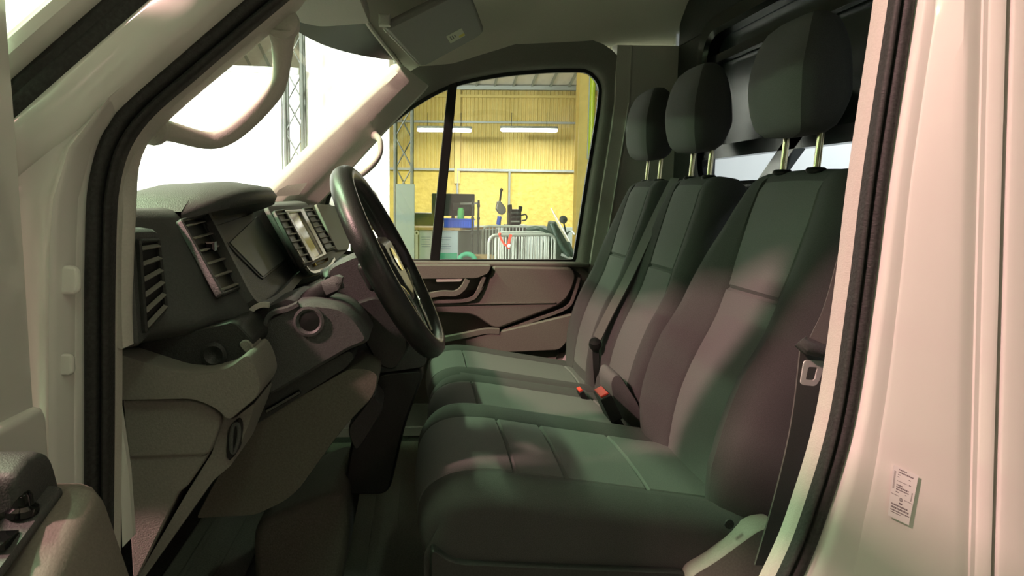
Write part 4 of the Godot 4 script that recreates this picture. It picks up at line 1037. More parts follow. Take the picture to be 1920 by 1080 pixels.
func build_dash():
	dash = thing("dashboard", "dark grey dashboard with air vents, instrument hood and centre screen", "dashboard", v(-0.4, 1.2, ZC))
	var rows := []
	for s in [[-0.992, -0.06, -0.13, -0.31], [-1.0, -0.05, -0.122, -0.31], [-1.03, -0.045, -0.105, -0.31], [-1.06, -0.046, -0.078, -0.31], [-1.09, -0.03, -0.036, -0.31], [-1.13, -0.008, -0.008, -0.31], [-1.2, 0, 0, -0.31], [-1.64, 0, 0, -0.31], [-1.7, 0, 0, -0.285], [-1.76, 0, 0, -0.275], [-2.12, 0, 0, -0.275], [-2.2, 0, 0, -0.285], [-2.4, -0.01, 0.0, -0.285], [-2.6, -0.03, -0.01, -0.29], [-2.73, -0.06, -0.06, -0.3]]:
		var ft: float = s[3] + s[1]
		var fb: float = s[3] + s[2]
		var r := []
		for q in [[-0.80, 1.36], [-0.80, 1.47], [-0.62, 1.505], [ft - 0.14, 1.532], [ft - 0.075, 1.536], [ft - 0.058, 1.532], [ft - 0.047, 1.521], [lerpf(ft - 0.047, fb + 0.055, 0.5), 1.444], [fb + 0.045, 1.388], [fb + 0.049, 1.377], [fb + 0.036, 1.362], [fb - 0.05, 1.345], [-0.5, 1.27], [-0.70, 1.25]]:
			r.append(v(q[0], q[1], s[0]))
		rows.append(r)
	put("body", MB.new().grid(rows, true, false, true), M.dash, dash, "", 0.6)
	# instrument hood
	rows = []
	for i in 25:
		var u := -1.0 + 2.0 * i / 24.0
		var z := -1.425 - 0.235 * u
		var b := pow(maxf(0.0, 1 - pow(absf(u), 2.6)), 0.55)
		var fx := -0.357
		rows.append([v(-0.66, 1.50, z), v(-0.56, 1.515 + 0.02 * b, z), v(fx - 0.07, 1.53 + 0.044 * b, z), v(fx + 0.0 + 0.02 * b, 1.53 + 0.05 * b, z), v(fx + 0.075 * b, 1.528 + 0.044 * b, z), v(fx + 0.086 * b, 1.524 + 0.034 * b, z), v(fx + 0.080 * b, 1.517 + 0.026 * b, z), v(fx + 0.02 * b, 1.51 + 0.02 * b, z), v(fx - 0.03, 1.49, z)])
	put("instrument_hood", MB.new().grid(rows), M.dash, dash, "", 0.5)
	var D := face(-0.31)
	var C := face(-0.275)
	# instrument cluster
	var cl: Array = [p(-1.279, -0.093), p(-1.889, -0.111), p(-1.720, 0.081), p(-1.559, 0.098), p(-1.209, 0.085), p(-1.216, 0.029)]
	var cp := put("instrument_cluster", MB.new().prism(rpoly(cl, 0.02), -0.004, 0.0035, 0.002, D), M.dash_dark, dash)
	put("lens", MB.new().prism(rpoly([p(-1.306, -0.061), p(-1.760, -0.084), p(-1.667, 0.043), p(-1.366, 0.055), p(-1.317, -0.010)], 0.012), 0.002, 0.0055, 0.001, D), M.black, cp)
	put("lens_reflection", MB.new().prism(rpoly([p(-1.322, -0.027), p(-1.682, -0.072), p(-1.711, -0.068), p(-1.649, 0.039), p(-1.374, 0.051)], 0.006), 0.004, 0.007, 0.001, D), M.screen, cp, "grey shape painted as a reflection on the instrument lens")  # lighter shape painted on the lens as its reflection
	put("cluster_frame", MB.new().sweep(crv(at_face([p(-1.289, -0.086), p(-1.269, -0.040), p(-1.226, 0.030), p(-1.213, 0.084), p(-1.355, 0.097), p(-1.661, 0.084)], 0.008, D), 4), [p(-0.009, -0.008), p(0.009, -0.008), p(0.007, 0.008), p(-0.007, 0.008)], D.basis.z), M.dash, cp)
	# tall vent beside the cluster, corner vent at the end
	vent([p(-1.163, -0.081), p(-1.283, -0.087), p(-1.247, 0.052), p(-1.108, 0.048)], 6, D, 0.006)
	var A := v(-0.354, 1.500, -0.992); var B := v(-0.344, 1.499, -1.038); var Cc := v(-0.304, 1.404, -1.038); var Dd := v(-0.351, 1.378, -0.992)
	var ex := (B - A).normalized()
	var nz := (Dd - A).cross(ex).normalized()
	if nz.x < 0: nz = -nz
	var ey := nz.cross(ex)
	if ey.y > 0: ey = -ey
	var V := Transform3D(Basis(ex, ey, nz), A)
	var iv := V.affine_inverse()
	var qq := []
	for w in [A, B, Cc, Dd]:
		var l: Vector3 = iv * w
		qq.append(p(l.x, l.y))
	vent(qq, 6, V, 0.005, 0.05, false)
	# centre stack
	var ca: Array = [p(-1.675, -0.097), p(-2.812, -0.087), p(-2.447, 0.083), p(-1.880, 0.089), p(-1.633, 0.074), p(-1.594, 0.049)]
	put("centre_panel", MB.new().prism(rpoly(ca, 0.015), -0.006, 0.004, 0.003, C), M.dash, dash)
	var C2 := Transform3D(C.basis, C.origin + C.basis.z * 0.006)
	vent([p(-1.678, -0.081), p(-1.796, -0.082), p(-1.690, 0.060), p(-1.579, 0.055)], 8, C2, 0.004, 0.02, false)
	vent([p(-2.088, -0.080), p(-2.248, -0.080), p(-2.173, 0.059), p(-1.984, 0.053)], 8, C2, 0.004, 0.02, false)
	put("screen_frame", MB.new().ring(rpoly([p(-1.806, -0.079), p(-2.076, -0.077), p(-1.953, 0.059), p(-1.711, 0.056)], 0.008), rpoly([p(-1.822, -0.071), p(-2.008, -0.070), p(-1.904, 0.052), p(-1.766, 0.049)], 0.006), 0.003, 0.012, C, 0.002), M.satin, dash, "silver frame of the centre screen")
	put("centre_screen", MB.new().prism([p(-1.812, -0.074), p(-2.043, -0.072), p(-1.928, 0.055), p(-1.741, 0.051)], 0.003, 0.007, 0, C), M.gloss_screen, dash, "glossy centre touch screen")
	put("chrome_trim", MB.new().sweep(crv(at_face([p(-1.641, 0.013), p(-1.625, 0.052), p(-1.636, 0.073), p(-1.749, 0.082), p(-1.890, 0.087), p(-2.046, 0.079)], 0.008, C), 4), [p(-0.004, -0.004), p(0.004, -0.004), p(0.003, 0.002), p(-0.003, 0.002)], C.basis.z), M.satin, dash, "bright trim under the centre screen")
	put("button_bar", MB.new().prism(rpoly([p(-1.730, 0.060), p(-1.934, 0.066), p(-1.918, 0.074), p(-1.717, 0.067)], 0.003), 0.004, 0.012, 0.002, C), M.brass, dash, "brass coloured button bar")
	put("side_pad", MB.new().prism(rpoly([p(-2.374, -0.089), p(-2.832, -0.077), p(-2.877, 0.011), p(-2.697, 0.054), p(-2.407, 0.083), p(-2.166, 0.066)], 0.02), 0.0, 0.012, 0.006, C), M.trim_mid, dash, "olive grey passenger side pad")
	# near end: pale storage bin, side panels below it, release handle
	put("bin_shade_plate", MB.new().prism(rpoly([p(-0.408, 1.335), p(-0.327, 1.304), p(-0.261, 1.311), p(-0.238, 1.334), p(-0.232, 1.349), p(-0.259, 1.380), p(-0.397, 1.347)], 0.01), -1.30, -1.085, 0.004), M.dash_dark, dash)  # dark plate standing in for the shade inside the bin
	put("storage_bin", MB.new().prism(rpoly([p(-0.401, 1.347), p(-0.315, 1.316), p(-0.279, 1.318), p(-0.251, 1.326), p(-0.230, 1.347), p(-0.217, 1.319), p(-0.213, 1.295), p(-0.220, 1.280), p(-0.259, 1.247), p(-0.272, 1.264), p(-0.302, 1.280), p(-0.404, 1.279)], [0.004, 0.03, 0.03, 0.02, 0.015, 0.03, 0.02, 0.02, 0.01, 0.01, 0.02, 0.0]), -1.16, -1.035, 0.014), M.trim_mid, dash, "pale grey storage bin at the dashboard end")
	put("side_panel", MB.new().prism(rpoly([p(-0.402, 1.279), p(-0.305, 1.277), p(-0.276, 1.258), p(-0.272, 1.241), p(-0.290, 1.194), p(-0.399, 1.192)], [0.0, 0.02, 0.01, 0.01, 0.01, 0.01]), -1.18, -1.052, 0.008), M.trim_mid, dash)
	put("side_panel", MB.new().prism(rpoly([p(-0.402, 1.196), p(-0.290, 1.196), p(-0.324, 1.146), p(-0.334, 1.140), p(-0.394, 1.016), p(-0.401, 1.017)], [0.01, 0.01, 0.01, 0.005, 0.004, 0.0]), -1.18, -1.058, 0.006), M.trim_mid, dash)
	put("side_strip", MB.new().prism(rpoly([p(-0.276, 1.252), p(-0.261, 1.241), p(-0.228, 1.267), p(-0.237, 1.237), p(-0.263, 1.175), p(-0.290, 1.152), p(-0.336, 1.086), p(-0.390, 1.008), p(-0.398, 1.011), p(-0.325, 1.137), p(-0.289, 1.195)], 0.006), -1.20, -1.066, 0.006), M.trim_mid, dash)
	put("release_handle", MB.new().prism(rpoly([p(-0.265, 1.233), p(-0.249, 1.247), p(-0.245, 1.233), p(-0.251, 1.198), p(-0.265, 1.182), p(-0.269, 1.195)], 0.012), -1.08, -1.055, 0.008), M.black, dash, "black bonnet release handle")
	put("handle_rim", MB.new().tube(crv([v(-0.257, 1.235, -1.053), v(-0.250, 1.238, -1.053), v(-0.249, 1.220, -1.053), v(-0.256, 1.198, -1.053), v(-0.260, 1.205, -1.053)], 4, true), 0.003, 6, true), M.dash, dash)
	# knee panels under the column
	put("knee_panel", MB.new().prism(rpoly([p(-0.248, 1.304), p(-0.249, 1.352), p(-0.237, 1.367), p(-0.187, 1.394), p(-0.122, 1.386), p(-0.098, 1.368), p(-0.072, 1.327), p(-0.109, 1.312), p(-0.240, 1.234)], [0.02, 0.02, 0.02, 0.03, 0.03, 0.03, 0.02, 0.01, 0.02]), -1.62, -1.195, 0.02), M.dash, dash)
	put("knee_band", MB.new().prism(rpoly([p(-0.110, 1.312), p(-0.100, 1.299), p(-0.116, 1.280), p(-0.260, 1.188), p(-0.272, 1.194), p(-0.264, 1.227)], 0.008), -1.62, -1.21, 0.008), M.dash_dark, dash)
	put("knee_slot", MB.new().tube([v(-0.242, 1.213, -1.207), v(-0.189, 1.244, -1.207)], 0.004, 6), M.gloss, dash)
	put("lower_knee_panel", MB.new().prism(rpoly([p(-0.063, 1.269), p(-0.082, 1.280), p(-0.112, 1.281), p(-0.261, 1.194), p(-0.329, 1.095), p(-0.361, 1.031), p(-0.265, 1.033), p(-0.203, 1.062), p(-0.120, 1.180), p(-0.070, 1.232)], [0.02, 0.02, 0.02, 0.02, 0.03, 0.01, 0.01, 0.03, 0.04, 0.03]), -1.60, -1.215, 0.03), M.knee, dash)
	put("ignition_ring", MB.new().lathe([p(0.012, 0.0), p(0.020, 0.0), p(0.024, 0.003), p(0.024, 0.008), p(0.020, 0.009), p(0.014, 0.004), p(0.012, 0.004)], Transform3D(Basis(Vector3.RIGHT, PI / 2), v(-0.171, 1.361, -1.197)), 28), M.dash, dash)
	put("ignition_lock", MB.new().lathe([p(0.002, 0.0), p(0.016, 0.0), p(0.017, 0.004), p(0.004, 0.006), p(0.002, 0.006)], Transform3D(Basis(Vector3.RIGHT, PI / 2), v(-0.169, 1.362, -1.195)), 24), M.black, dash)
	put("column_shade_plate", MB.new().prism(rpoly([p(-0.266, 1.359), p(-0.249, 1.376), p(-0.207, 1.393), p(-0.191, 1.388), p(-0.241, 1.359), p(-0.252, 1.324), p(-0.263, 1.324)], 0.006), -1.4, -1.215), M.dash_dark, dash)  # solid dark piece in place of the shade beside the column
	put("gap_edge", MB.new().sweep(crv([v(-0.273, 1.364, -1.200), v(-0.266, 1.365, -1.200), v(-0.258, 1.379, -1.200), v(-0.245, 1.386, -1.200), v(-0.232, 1.386, -1.200)], 4), [p(-0.004, -0.004), p(0.004, -0.004), p(0.004, 0.004), p(-0.004, 0.004)], Vector3.BACK), M.trim, dash)  # pale strip, a lit edge put into the colour
	put("gap_edge", MB.new().sweep(crv([v(-0.238, 1.354, -1.195), v(-0.234, 1.366, -1.195), v(-0.223, 1.375, -1.195), v(-0.203, 1.380, -1.195), v(-0.187, 1.388, -1.195)], 4), [p(-0.005, -0.006), p(0.005, -0.006), p(0.003, 0.006), p(-0.003, 0.006)], Vector3.BACK), M.dash, dash)
	put("bin_hinge", MB.new().prism(rpoly([p(-0.254, 1.349), p(-0.242, 1.355), p(-0.231, 1.343), p(-0.235, 1.328), p(-0.247, 1.336)], 0.008), -1.14, -1.08, 0.008), M.trim_mid, dash)
	put("bin_socket", MB.new().lathe([p(0.004, 0.0), p(0.017, 0.0), p(0.018, 0.006), p(0.013, 0.008), p(0.004, 0.003)], Transform3D(Basis(Vector3.RIGHT, PI / 2), v(-0.287, 1.332, -1.086)), 20), M.dash_dark, dash)
	# passenger side lower dash and console
	put("glove_box", MB.new().prism(rpoly([p(-0.7, 1.0), p(-0.30, 1.0), p(-0.21, 1.14), p(-0.20, 1.30), p(-0.26, 1.34), p(-0.7, 1.34)], 0.03), -2.74, -1.82, 0.02), M.dash_dark, dash)
	put("console", MB.new().prism(rpoly([p(-0.115, 1.211), p(-0.103, 1.226), p(0.007, 1.260), p(0.022, 1.225), p(0.020, 1.161), p(-0.103, 1.145)], 0.02), -2.06, -1.72, 0.02), M.dash, dash)
	put("console_foot", MB.new().prism(rpoly([p(-0.103, 1.150), p(0.020, 1.161), p(-0.030, 1.021), p(-0.067, 0.853), p(-0.179, 0.856), p(-0.153, 0.998)], 0.03), -2.0, -1.72, 0.02), M.dash_dark, dash)
	put("lower_block", MB.new().prism(rpoly([p(-0.096, 1.138), p(-0.071, 1.108), p(-0.108, 1.043), p(-0.133, 1.007), p(-0.153, 1.062), p(-0.108, 1.120)], 0.02), -1.7, -1.58, 0.015), M.dash, dash)
	put("socket_ring", MB.new().tube(crv([v(-0.106, 1.205, -1.580), v(-0.094, 1.199, -1.575), v(-0.088, 1.187, -1.575), v(-0.092, 1.178, -1.575)], 4), 0.004, 6), M.chrome, dash)
	var mt := thing("floor_mat", "ribbed grey rubber mat on the cab floor by the pedals", "mat", v(-0.1, 0.65, -1.7))
	put("base", MB.new().prism(rpoly([p(-0.6, -2.7), p(0.1, -2.7), p(0.1, -1.05), p(-0.6, -1.05)], 0.05), 0.65, 0.66, 0.004, Transform3D(Basis(v(1, 0, 0), v(0, 0, 1), v(0, 1, 0)), Vector3.ZERO)), M.floor_mat, mt)
	for i in 9: put("rib", MB.new().bar(v(-0.55 + i * 0.07, 0.662, -2.6), v(-0.55 + i * 0.07, 0.662, -1.15), 0.012, 0.008), M.floor_mat, mt)
	put("tunnel", MB.new().prism(rpoly([p(-0.361, 0.835), p(-0.267, 0.877), p(-0.160, 0.918), p(-0.149, 0.791), p(-0.175, 0.663), p(-0.365, 0.647)], 0.04), -1.95, -1.62, 0.03), M.floor_mat, mt)

func at_face(pts: Array, c: float, xf: Transform3D) -> Array:
	return at_xf(pts, c, xf)

# ---------------------------------------------------------------- steering
func build_steering():
	var C := v(-0.052, 1.437, -1.40)
	var up := v(-0.464, 0.886, 0).normalized()
	var nr := v(0.886, 0.464, 0).normalized().rotated(up, -0.06)
	var sd := up.cross(nr)
	var o := thing("steering_wheel", "black leather steering wheel with three spokes", "steering wheel", C)
	var rim := []
	for i in 64: rim.append(C + (sd * cos(TAU * i / 64) + up * sin(TAU * i / 64)) * 0.178)
	put("rim", MB.new().tube(rim, 0.0185, 14, true, [], 1.15, nr), M.leather, o)
	var xf := Transform3D(Basis(sd, up, nr), C)
	put("airbag_pad", MB.new().prism(rpoly([p(-0.075, 0.05), p(0.075, 0.05), p(0.07, -0.03), p(0.035, -0.085), p(-0.035, -0.085), p(-0.07, -0.03)], 0.03), -0.035, 0.012, 0.016, xf), M.leather, o)
	var bd := put("badge", MB.new().lathe([p(0.002, 0.0), p(0.022, 0.0), p(0.024, 0.002), p(0.002, 0.003)], Transform3D(Basis(sd, nr, -up), C + nr * 0.012), 24), M.chrome, o)
	for s in [-1, 1]:
		put("spoke", MB.new().prism(rpoly([p(s * 0.06, 0.045), p(s * 0.172, 0.03), p(s * 0.174, -0.02), p(s * 0.06, -0.035)], 0.012), -0.03, 0.0, 0.01, xf), M.leather, o)
		put("button_pad", MB.new().prism(rpoly([p(s * 0.08, 0.03), p(s * 0.145, 0.022), p(s * 0.145, -0.012), p(s * 0.08, -0.02)], 0.008), -0.002, 0.007, 0.003, xf), M.gloss, o)
		put("spoke_trim", MB.new().tube(crv([xf * v(s * 0.15, -0.03, 0.004), xf * v(s * 0.085, -0.045, 0.008), xf * v(s * 0.05, -0.09, 0.008), xf * v(s * 0.03, -0.155, 0.004)], 4), 0.004, 8), M.chrome, o)
	put("lower_spoke", MB.new().prism(rpoly([p(-0.05, -0.06), p(0.05, -0.06), p(0.028, -0.17), p(-0.028, -0.17)], 0.012), -0.03, 0.0, 0.01, xf), M.leather, o)
	var sc := thing("steering_column", "dark plastic steering column shroud under the wheel", "steering column", C - nr * 0.15)
	put("upper_shroud", MB.new().prism(rpoly([p(-0.160, 1.397), p(-0.160, 1.427), p(-0.149, 1.438), p(-0.108, 1.457), p(-0.079, 1.463), p(-0.042, 1.397), p(-0.079, 1.372), p(-0.135, 1.365)], [0.02, 0.015, 0.02, 0.02, 0.02, 0.02, 0.02, 0.02]), -1.48, -1.33, 0.022), M.dash, sc)
	put("lower_shroud", MB.new().prism(rpoly([p(-0.130, 1.368), p(-0.064, 1.391), p(-0.015, 1.309), p(-0.015, 1.284), p(-0.040, 1.245), p(-0.073, 1.255), p(-0.112, 1.330)], 0.025), -1.50, -1.32, 0.03), M.dash_dark, sc)
	put("neck", MB.new().tube([C - nr * 0.03, C - nr * 0.12], 0.045, 20), M.black, sc)
	var st := put("stalk", MB.new().tube(crv([v(-0.198, 1.349, -1.300), v(-0.187, 1.373, -1.285), v(-0.169, 1.394, -1.270), v(-0.142, 1.412, -1.255)], 4), 0.0125, 12, false, [1.3, 1.3, 1.25, 1.2, 1.15, 1.1, 1.05, 1.0, 1.0, 1.0, 1.0, 1.0, 1.0], 1.3), M.dash_dark, sc)
	put("stalk_switch", MB.new().sweep([v(-0.150, 1.407, -1.257), v(-0.130, 1.417, -1.250), v(-0.125, 1.416, -1.250)], [p(-0.014, -0.012), p(0.014, -0.012), p(0.016, 0.0), p(0.012, 0.012), p(-0.012, 0.012), p(-0.016, 0.0)], Vector3.UP, false, [1.0, 1.0, 0.8]), M.dash, st)
	put("far_stalk", MB.new().tube(crv([C - nr * 0.06 - v(0, 0, 0.05), C - nr * 0.07 + v(0.02, 0.03, -0.17)], 2), 0.011, 10), M.black, sc)
	var mh := thing("wing_mirror", "black wing mirror outside the passenger window, half hidden by the steering wheel", "mirror", v(-0.222, 1.498, -3.050))
	put("housing", MB.new().prism(rpoly([p(-0.308, 1.579), p(-0.204, 1.595), p(-0.167, 1.569), p(-0.152, 1.510), p(-0.163, 1.420), p(-0.285, 1.397), p(-0.314, 1.486)], [0.03, 0.03, 0.03, 0.03, 0.04, 0.03, 0.03]), -3.13, -2.99, 0.025), M.black, mh)
	put("mirror_glass", MB.new().prism(rpoly([p(-0.179, 1.547), p(-0.167, 1.509), p(-0.174, 1.437), p(-0.180, 1.437)], 0.004), -3.12, -3.0, 0), M.steel, mh)
	put("arm", MB.new().bar(v(-0.252, 1.424, -3.030), v(-0.242, 1.336, -2.900), 0.05, 0.03, Vector3.RIGHT, 0.008), M.black, mh)

# ---------------------------------------------------------------- seats
# emits the grid cells of one panel; key(i, j) names the panel a cell belongs to
func panels(rows: Array, key: Callable, mats: Dictionary, parent: Node3D, wrap := false):
	var parts := {}
	var nc: int = rows[0].size()
	for i in rows.size() - 1:
		for j in (nc if wrap else nc - 1):
			var k: String = key.call(i, j)
			if not parts.has(k): parts[k] = MB.new()
			var jj := (j + 1) % nc
			parts[k].quad(rows[i][j], rows[i + 1][j], rows[i + 1][jj], rows[i][jj])
	for k in parts:
		var nm: String = k.split(":")[0]
		put(nm, parts[k], mats[nm], parent)

func backrest(o: Node3D, zc: float, hw: float, bol: float, x0: float, flare := 1.0):
	var base := p(x0, 0.965); var top := p(x0 + 0.195, 1.62)
	var ts := [0.0, 0.05, 0.1, 0.16, 0.22, 0.28, 0.34, 0.4, 0.46, 0.52, 0.57, 0.6, 0.61, 0.62, 0.65, 0.69, 0.73, 0.77, 0.81, 0.85, 0.89, 0.92, 0.95, 0.97, 0.985, 0.995, 1.0]
	var SE := 12     # the row of the cross seam
	var rows := []
	var dirv := (top - base).normalized()
	var fw := p(-dirv.y, dirv.x)   # forwards
	for i in ts.size():
		var t: float = ts[i]
		var W := hw * pw([[0, 0.9], [0.2, 1.0], [0.55, 1.0], [0.7, 0.97], [0.85, 0.86], [0.95, 0.74], [1.0, 0.66]], t)
		var wb := pw([[0, 0.5], [0.3, 0.5], [0.6, 0.46], [0.62, 0.44], [0.75, 0.5], [1.0, 0.64]], t)
		var cap := sqrt(maxf(0.0, 1 - pow(clampf((t - 0.93) / 0.07, 0, 1), 2)))
		var pos := base.lerp(top, t) + fw * (0.02 * sin(PI * clampf(t / 0.5, 0, 1)) - 0.03 * pow(maxf(0.0, t - 0.6) / 0.4, 1.5) * 0.0)
		var B := bol * pw([[0, 0.5], [0.15, 0.9], [0.4, 1.0], [0.62, 0.7], [0.8, 0.3], [1.0, 0.0]], t)
		var r := []
		var cols := [-1.0, -0.985, -0.95, -0.9, -0.82, -0.72, -0.62, -0.56]
		var full := []
		for c in cols: full.append([c, false])
		full.append([-0.52, false]); full.append([-0.5, true]); full.append([-0.48, false])
		for c in [-0.42, -0.3, -0.15, 0.0, 0.15, 0.3, 0.42]: full.append([c, false])
		full.append([0.48, false]); full.append([0.5, true]); full.append([0.52, false])
		for k in cols.size(): full.append([-cols[cols.size() - 1 - k], false])
		for c in full:
			var s: float = c[0]
			# move the seam columns to +-wb
			var w := s / 0.5 * wb if absf(s) <= 0.5 else signf(s) * lerpf(wb, 1.0, (absf(s) - 0.5) / 0.5)
			var a := absf(w)
			var edge := sqrt(maxf(0.0, 1 - pow(clampf((a - 0.78) / 0.22, 0, 1), 2.2)))
			var bump := B * smoothstep(wb * 0.9, 0.78, a)
			var f := 0.05 * edge * cap + bump * edge + 0.008 * (1 - pow(minf(a / wb, 1.0), 2))
			f -= 0.02 * (1 - edge)
			if c[1] and t > 0.02 and t < 0.955: f -= 0.007
			if i == SE and absf(s) < 0.5: f -= 0.008
			if i == ts.size() - 5 and absf(s) <= 0.5: f -= 0.004
			var q := pos + fw * f
			r.append(v(q.x, q.y, zc + W * w))
		# round the back
		for b in [[1.0, -0.03], [0.99, -0.06], [0.9, -0.085], [0.5, -0.095], [0.0, -0.097], [-0.5, -0.095], [-0.9, -0.085], [-0.99, -0.06], [-1.0, -0.03]]:
			var q: Vector2 = pos + fw * (-0.02 + (b[1] + 0.02) * cap * pw([[0, 0.8], [0.3, 1.0], [1.0, 0.75]], t))
			r.append(v(q.x, q.y, zc + W * b[0]))
		rows.append(r)
	var n: int = rows[0].size()
	# close the top
	var last := []
	var m := Vector3.ZERO
	for q in rows[rows.size() - 1]: m += q
	m /= n
	for q in n: last.append(rows[rows.size() - 1][q].lerp(m, 0.98))
	rows.append(last)
	var key := func(i: int, j: int) -> String:
		if j >= 9 and j < 19:
			if i >= 1 and i < SE: return "backrest_insert:lower"
			if i >= SE and i < ts.size() - 5: return "backrest_insert:upper"
		return "backrest"
	panels(rows, key, {"backrest_insert": M.insert, "backrest": M.fabric}, o, true)

func cushion(o: Node3D, zc: float, hw: float, bol: float, x0: float, dy: float, seams: Array):
	# path from the front bottom over the roll to the back
	var path := crv([p(x0 + 0.045, 0.925), p(x0 + 0.012, 0.965), p(x0, 1.02), p(x0 + 0.018, 1.065), p(x0 + 0.065, 1.09), p(x0 + 0.14, 1.09), p(x0 + 0.26, 1.07), p(x0 + 0.38, 1.05), p(x0 + 0.5, 1.03), p(x0 + 0.63, 1.01)], 4)
	var rows := []
	var rowx := []
	var n := path.size()
	var seam_rows := []
	for s in seams:
		var best := 0
		for i in n:
			if i > 12 and absf(path[i].x - x0 - s) < absf(path[best].x - x0 - s): best = i
		seam_rows.append(best)
	# thin rows round each seam
	var pts := []
	for i in n:
		if i in seam_rows:
			pts.append([path[i].lerp(path[i - 1], 0.15), false]); pts.append([path[i], true]); pts.append([path[i].lerp(path[i + 1], 0.15), false])
		else: pts.append([path[i], false])
	var cut := []
	for i in pts.size():
		if pts[i][1]: cut.append(i)
	var cs := [-1.0, -0.99, -0.96, -0.9, -0.8, -0.7, -0.62, -0.6, -0.58, -0.5, -0.3, 0.0, 0.3, 0.5, 0.58, 0.6, 0.62, 0.7, 0.8, 0.9, 0.96, 0.99, 1.0]
	for i in pts.size():
		var q: Vector2 = pts[i][0]
		var a: Vector2 = pts[maxi(i - 1, 0)][0]; var b: Vector2 = pts[mini(i + 1, pts.size() - 1)][0]
		var tg := (b - a).normalized()
		var nr := Vector2(-tg.y, tg.x)
		var u := clampf((q.x - x0) / 0.5, 0, 1)
		var r := []
		var low := 0.925
		var W := hw * pw([[0.0, 0.94], [0.06, 0.985], [0.2, 1.0], [1.0, 0.98]], u)
		for k in [0.0, 0.25, 0.5, 0.75]:
			r.append(v(q.x + 0.01, lerpf(low, minf(q.y, 1.09) - 0.02, k) + dy, zc - W * (0.985 + 0.015 * sin(k * PI))))
		for s in cs:
			var al := absf(s)
			var edge := sqrt(maxf(0.0, 1 - pow(clampf((al - 0.8) / 0.2, 0, 1), 2.0)))
			var f := -0.03 * (1 - edge) + bol * smoothstep(0.58, 0.82, al) * edge * smoothstep(0.0, 0.15, u) + 0.006 * (1 - pow(minf(al / 0.6, 1), 2))
			if absf(al - 0.6) < 0.001: f -= 0.006
			if pts[i][1] and al < 0.6: f -= 0.007
			var g := q + nr * f
			r.append(v(g.x, g.y + dy, zc + W * s))
		for k in [0.75, 0.5, 0.25, 0.0]:
			r.append(v(q.x + 0.01, lerpf(low, minf(q.y, 1.09) - 0.02, k) + dy, zc + W * (0.985 + 0.015 * sin(k * PI))))
		rows.append(r)
	var key := func(i: int, j: int) -> String:
		if j >= 4 + 7 and j < 4 + 15 and i >= 3:
			var s := 0
			for k in cut:
				if i >= k: s += 1
			return "cushion_insert:%d" % s
		return "cushion"
	panels(rows, key, {"cushion_insert": M.insert, "cushion": M.fabric}, o)

func headrest(o: Node3D, zc: float, xo := 0.0):
	var rows := []
	var n := 28
	for i in 17:
		var t := i / 16.0
		var y := 1.69 + 0.216 * t
		var round_ := pow(maxf(0.0, 1 - pow(absf(t * 2 - 1), 3.4)), 0.42)
		var hw := 0.128 * pw([[0, 0.92], [0.4, 1.0], [0.75, 0.98], [1, 0.86]], t) * lerpf(0.72, 1.0, round_)
		var fx := 0.660 + 0.018 * pow(absf(t - 0.45) * 2, 2.0) + 0.016 * (1 - round_) + 0.02 * maxf(0, t - 0.5)
		var bx := pw([[0, 0.772], [0.3, 0.792], [0.6, 0.786], [1, 0.764]], t) - 0.016 * (1 - round_)
		var cx := (fx + bx) / 2; var hx := (bx - fx) / 2
		var r := []
		for k in n:
			var a := TAU * k / n
			var c := cos(a); var s := sin(a)
			var e := 0.62
			r.append(v(xo + cx + hx * signf(c) * pow(absf(c), e), y, zc + hw * signf(s) * pow(absf(s), e)))
		rows.append(r)
	for e in [0, rows.size() - 1]:
		var m := Vector3.ZERO
		for q in rows[e]: m += q
		m /= n
		var l := []
		for q in rows[e]: l.append(q.lerp(m, 0.97) + v(0, 0.004 if e > 0 else -0.004, 0))
		if e == 0: rows.push_front(l)
		else: rows.append(l)
	var key := func(_i: int, j: int) -> String:
		return "headrest_front" if j >= 10 and j < 18 else "headrest"
	panels(rows, key, {"headrest_front": M.insert, "headrest": M.fabric}, o, true)
	for s in [-0.066, 0.066]:
		put("headrest_post", MB.new().tube([v(xo + 0.738, 1.60, zc + s), v(xo + 0.744, 1.70, zc + s)], 0.0065, 12), M.yellowed_chrome, o)
		put("post_collar", MB.new().lathe([p(0.004, -0.004), p(0.018, -0.002), p(0.02, 0.003), p(0.016, 0.008), p(0.008, 0.009)], Transform3D(Basis.IDENTITY, v(xo + 0.739, 1.618, zc + s)), 16), M.black, o)

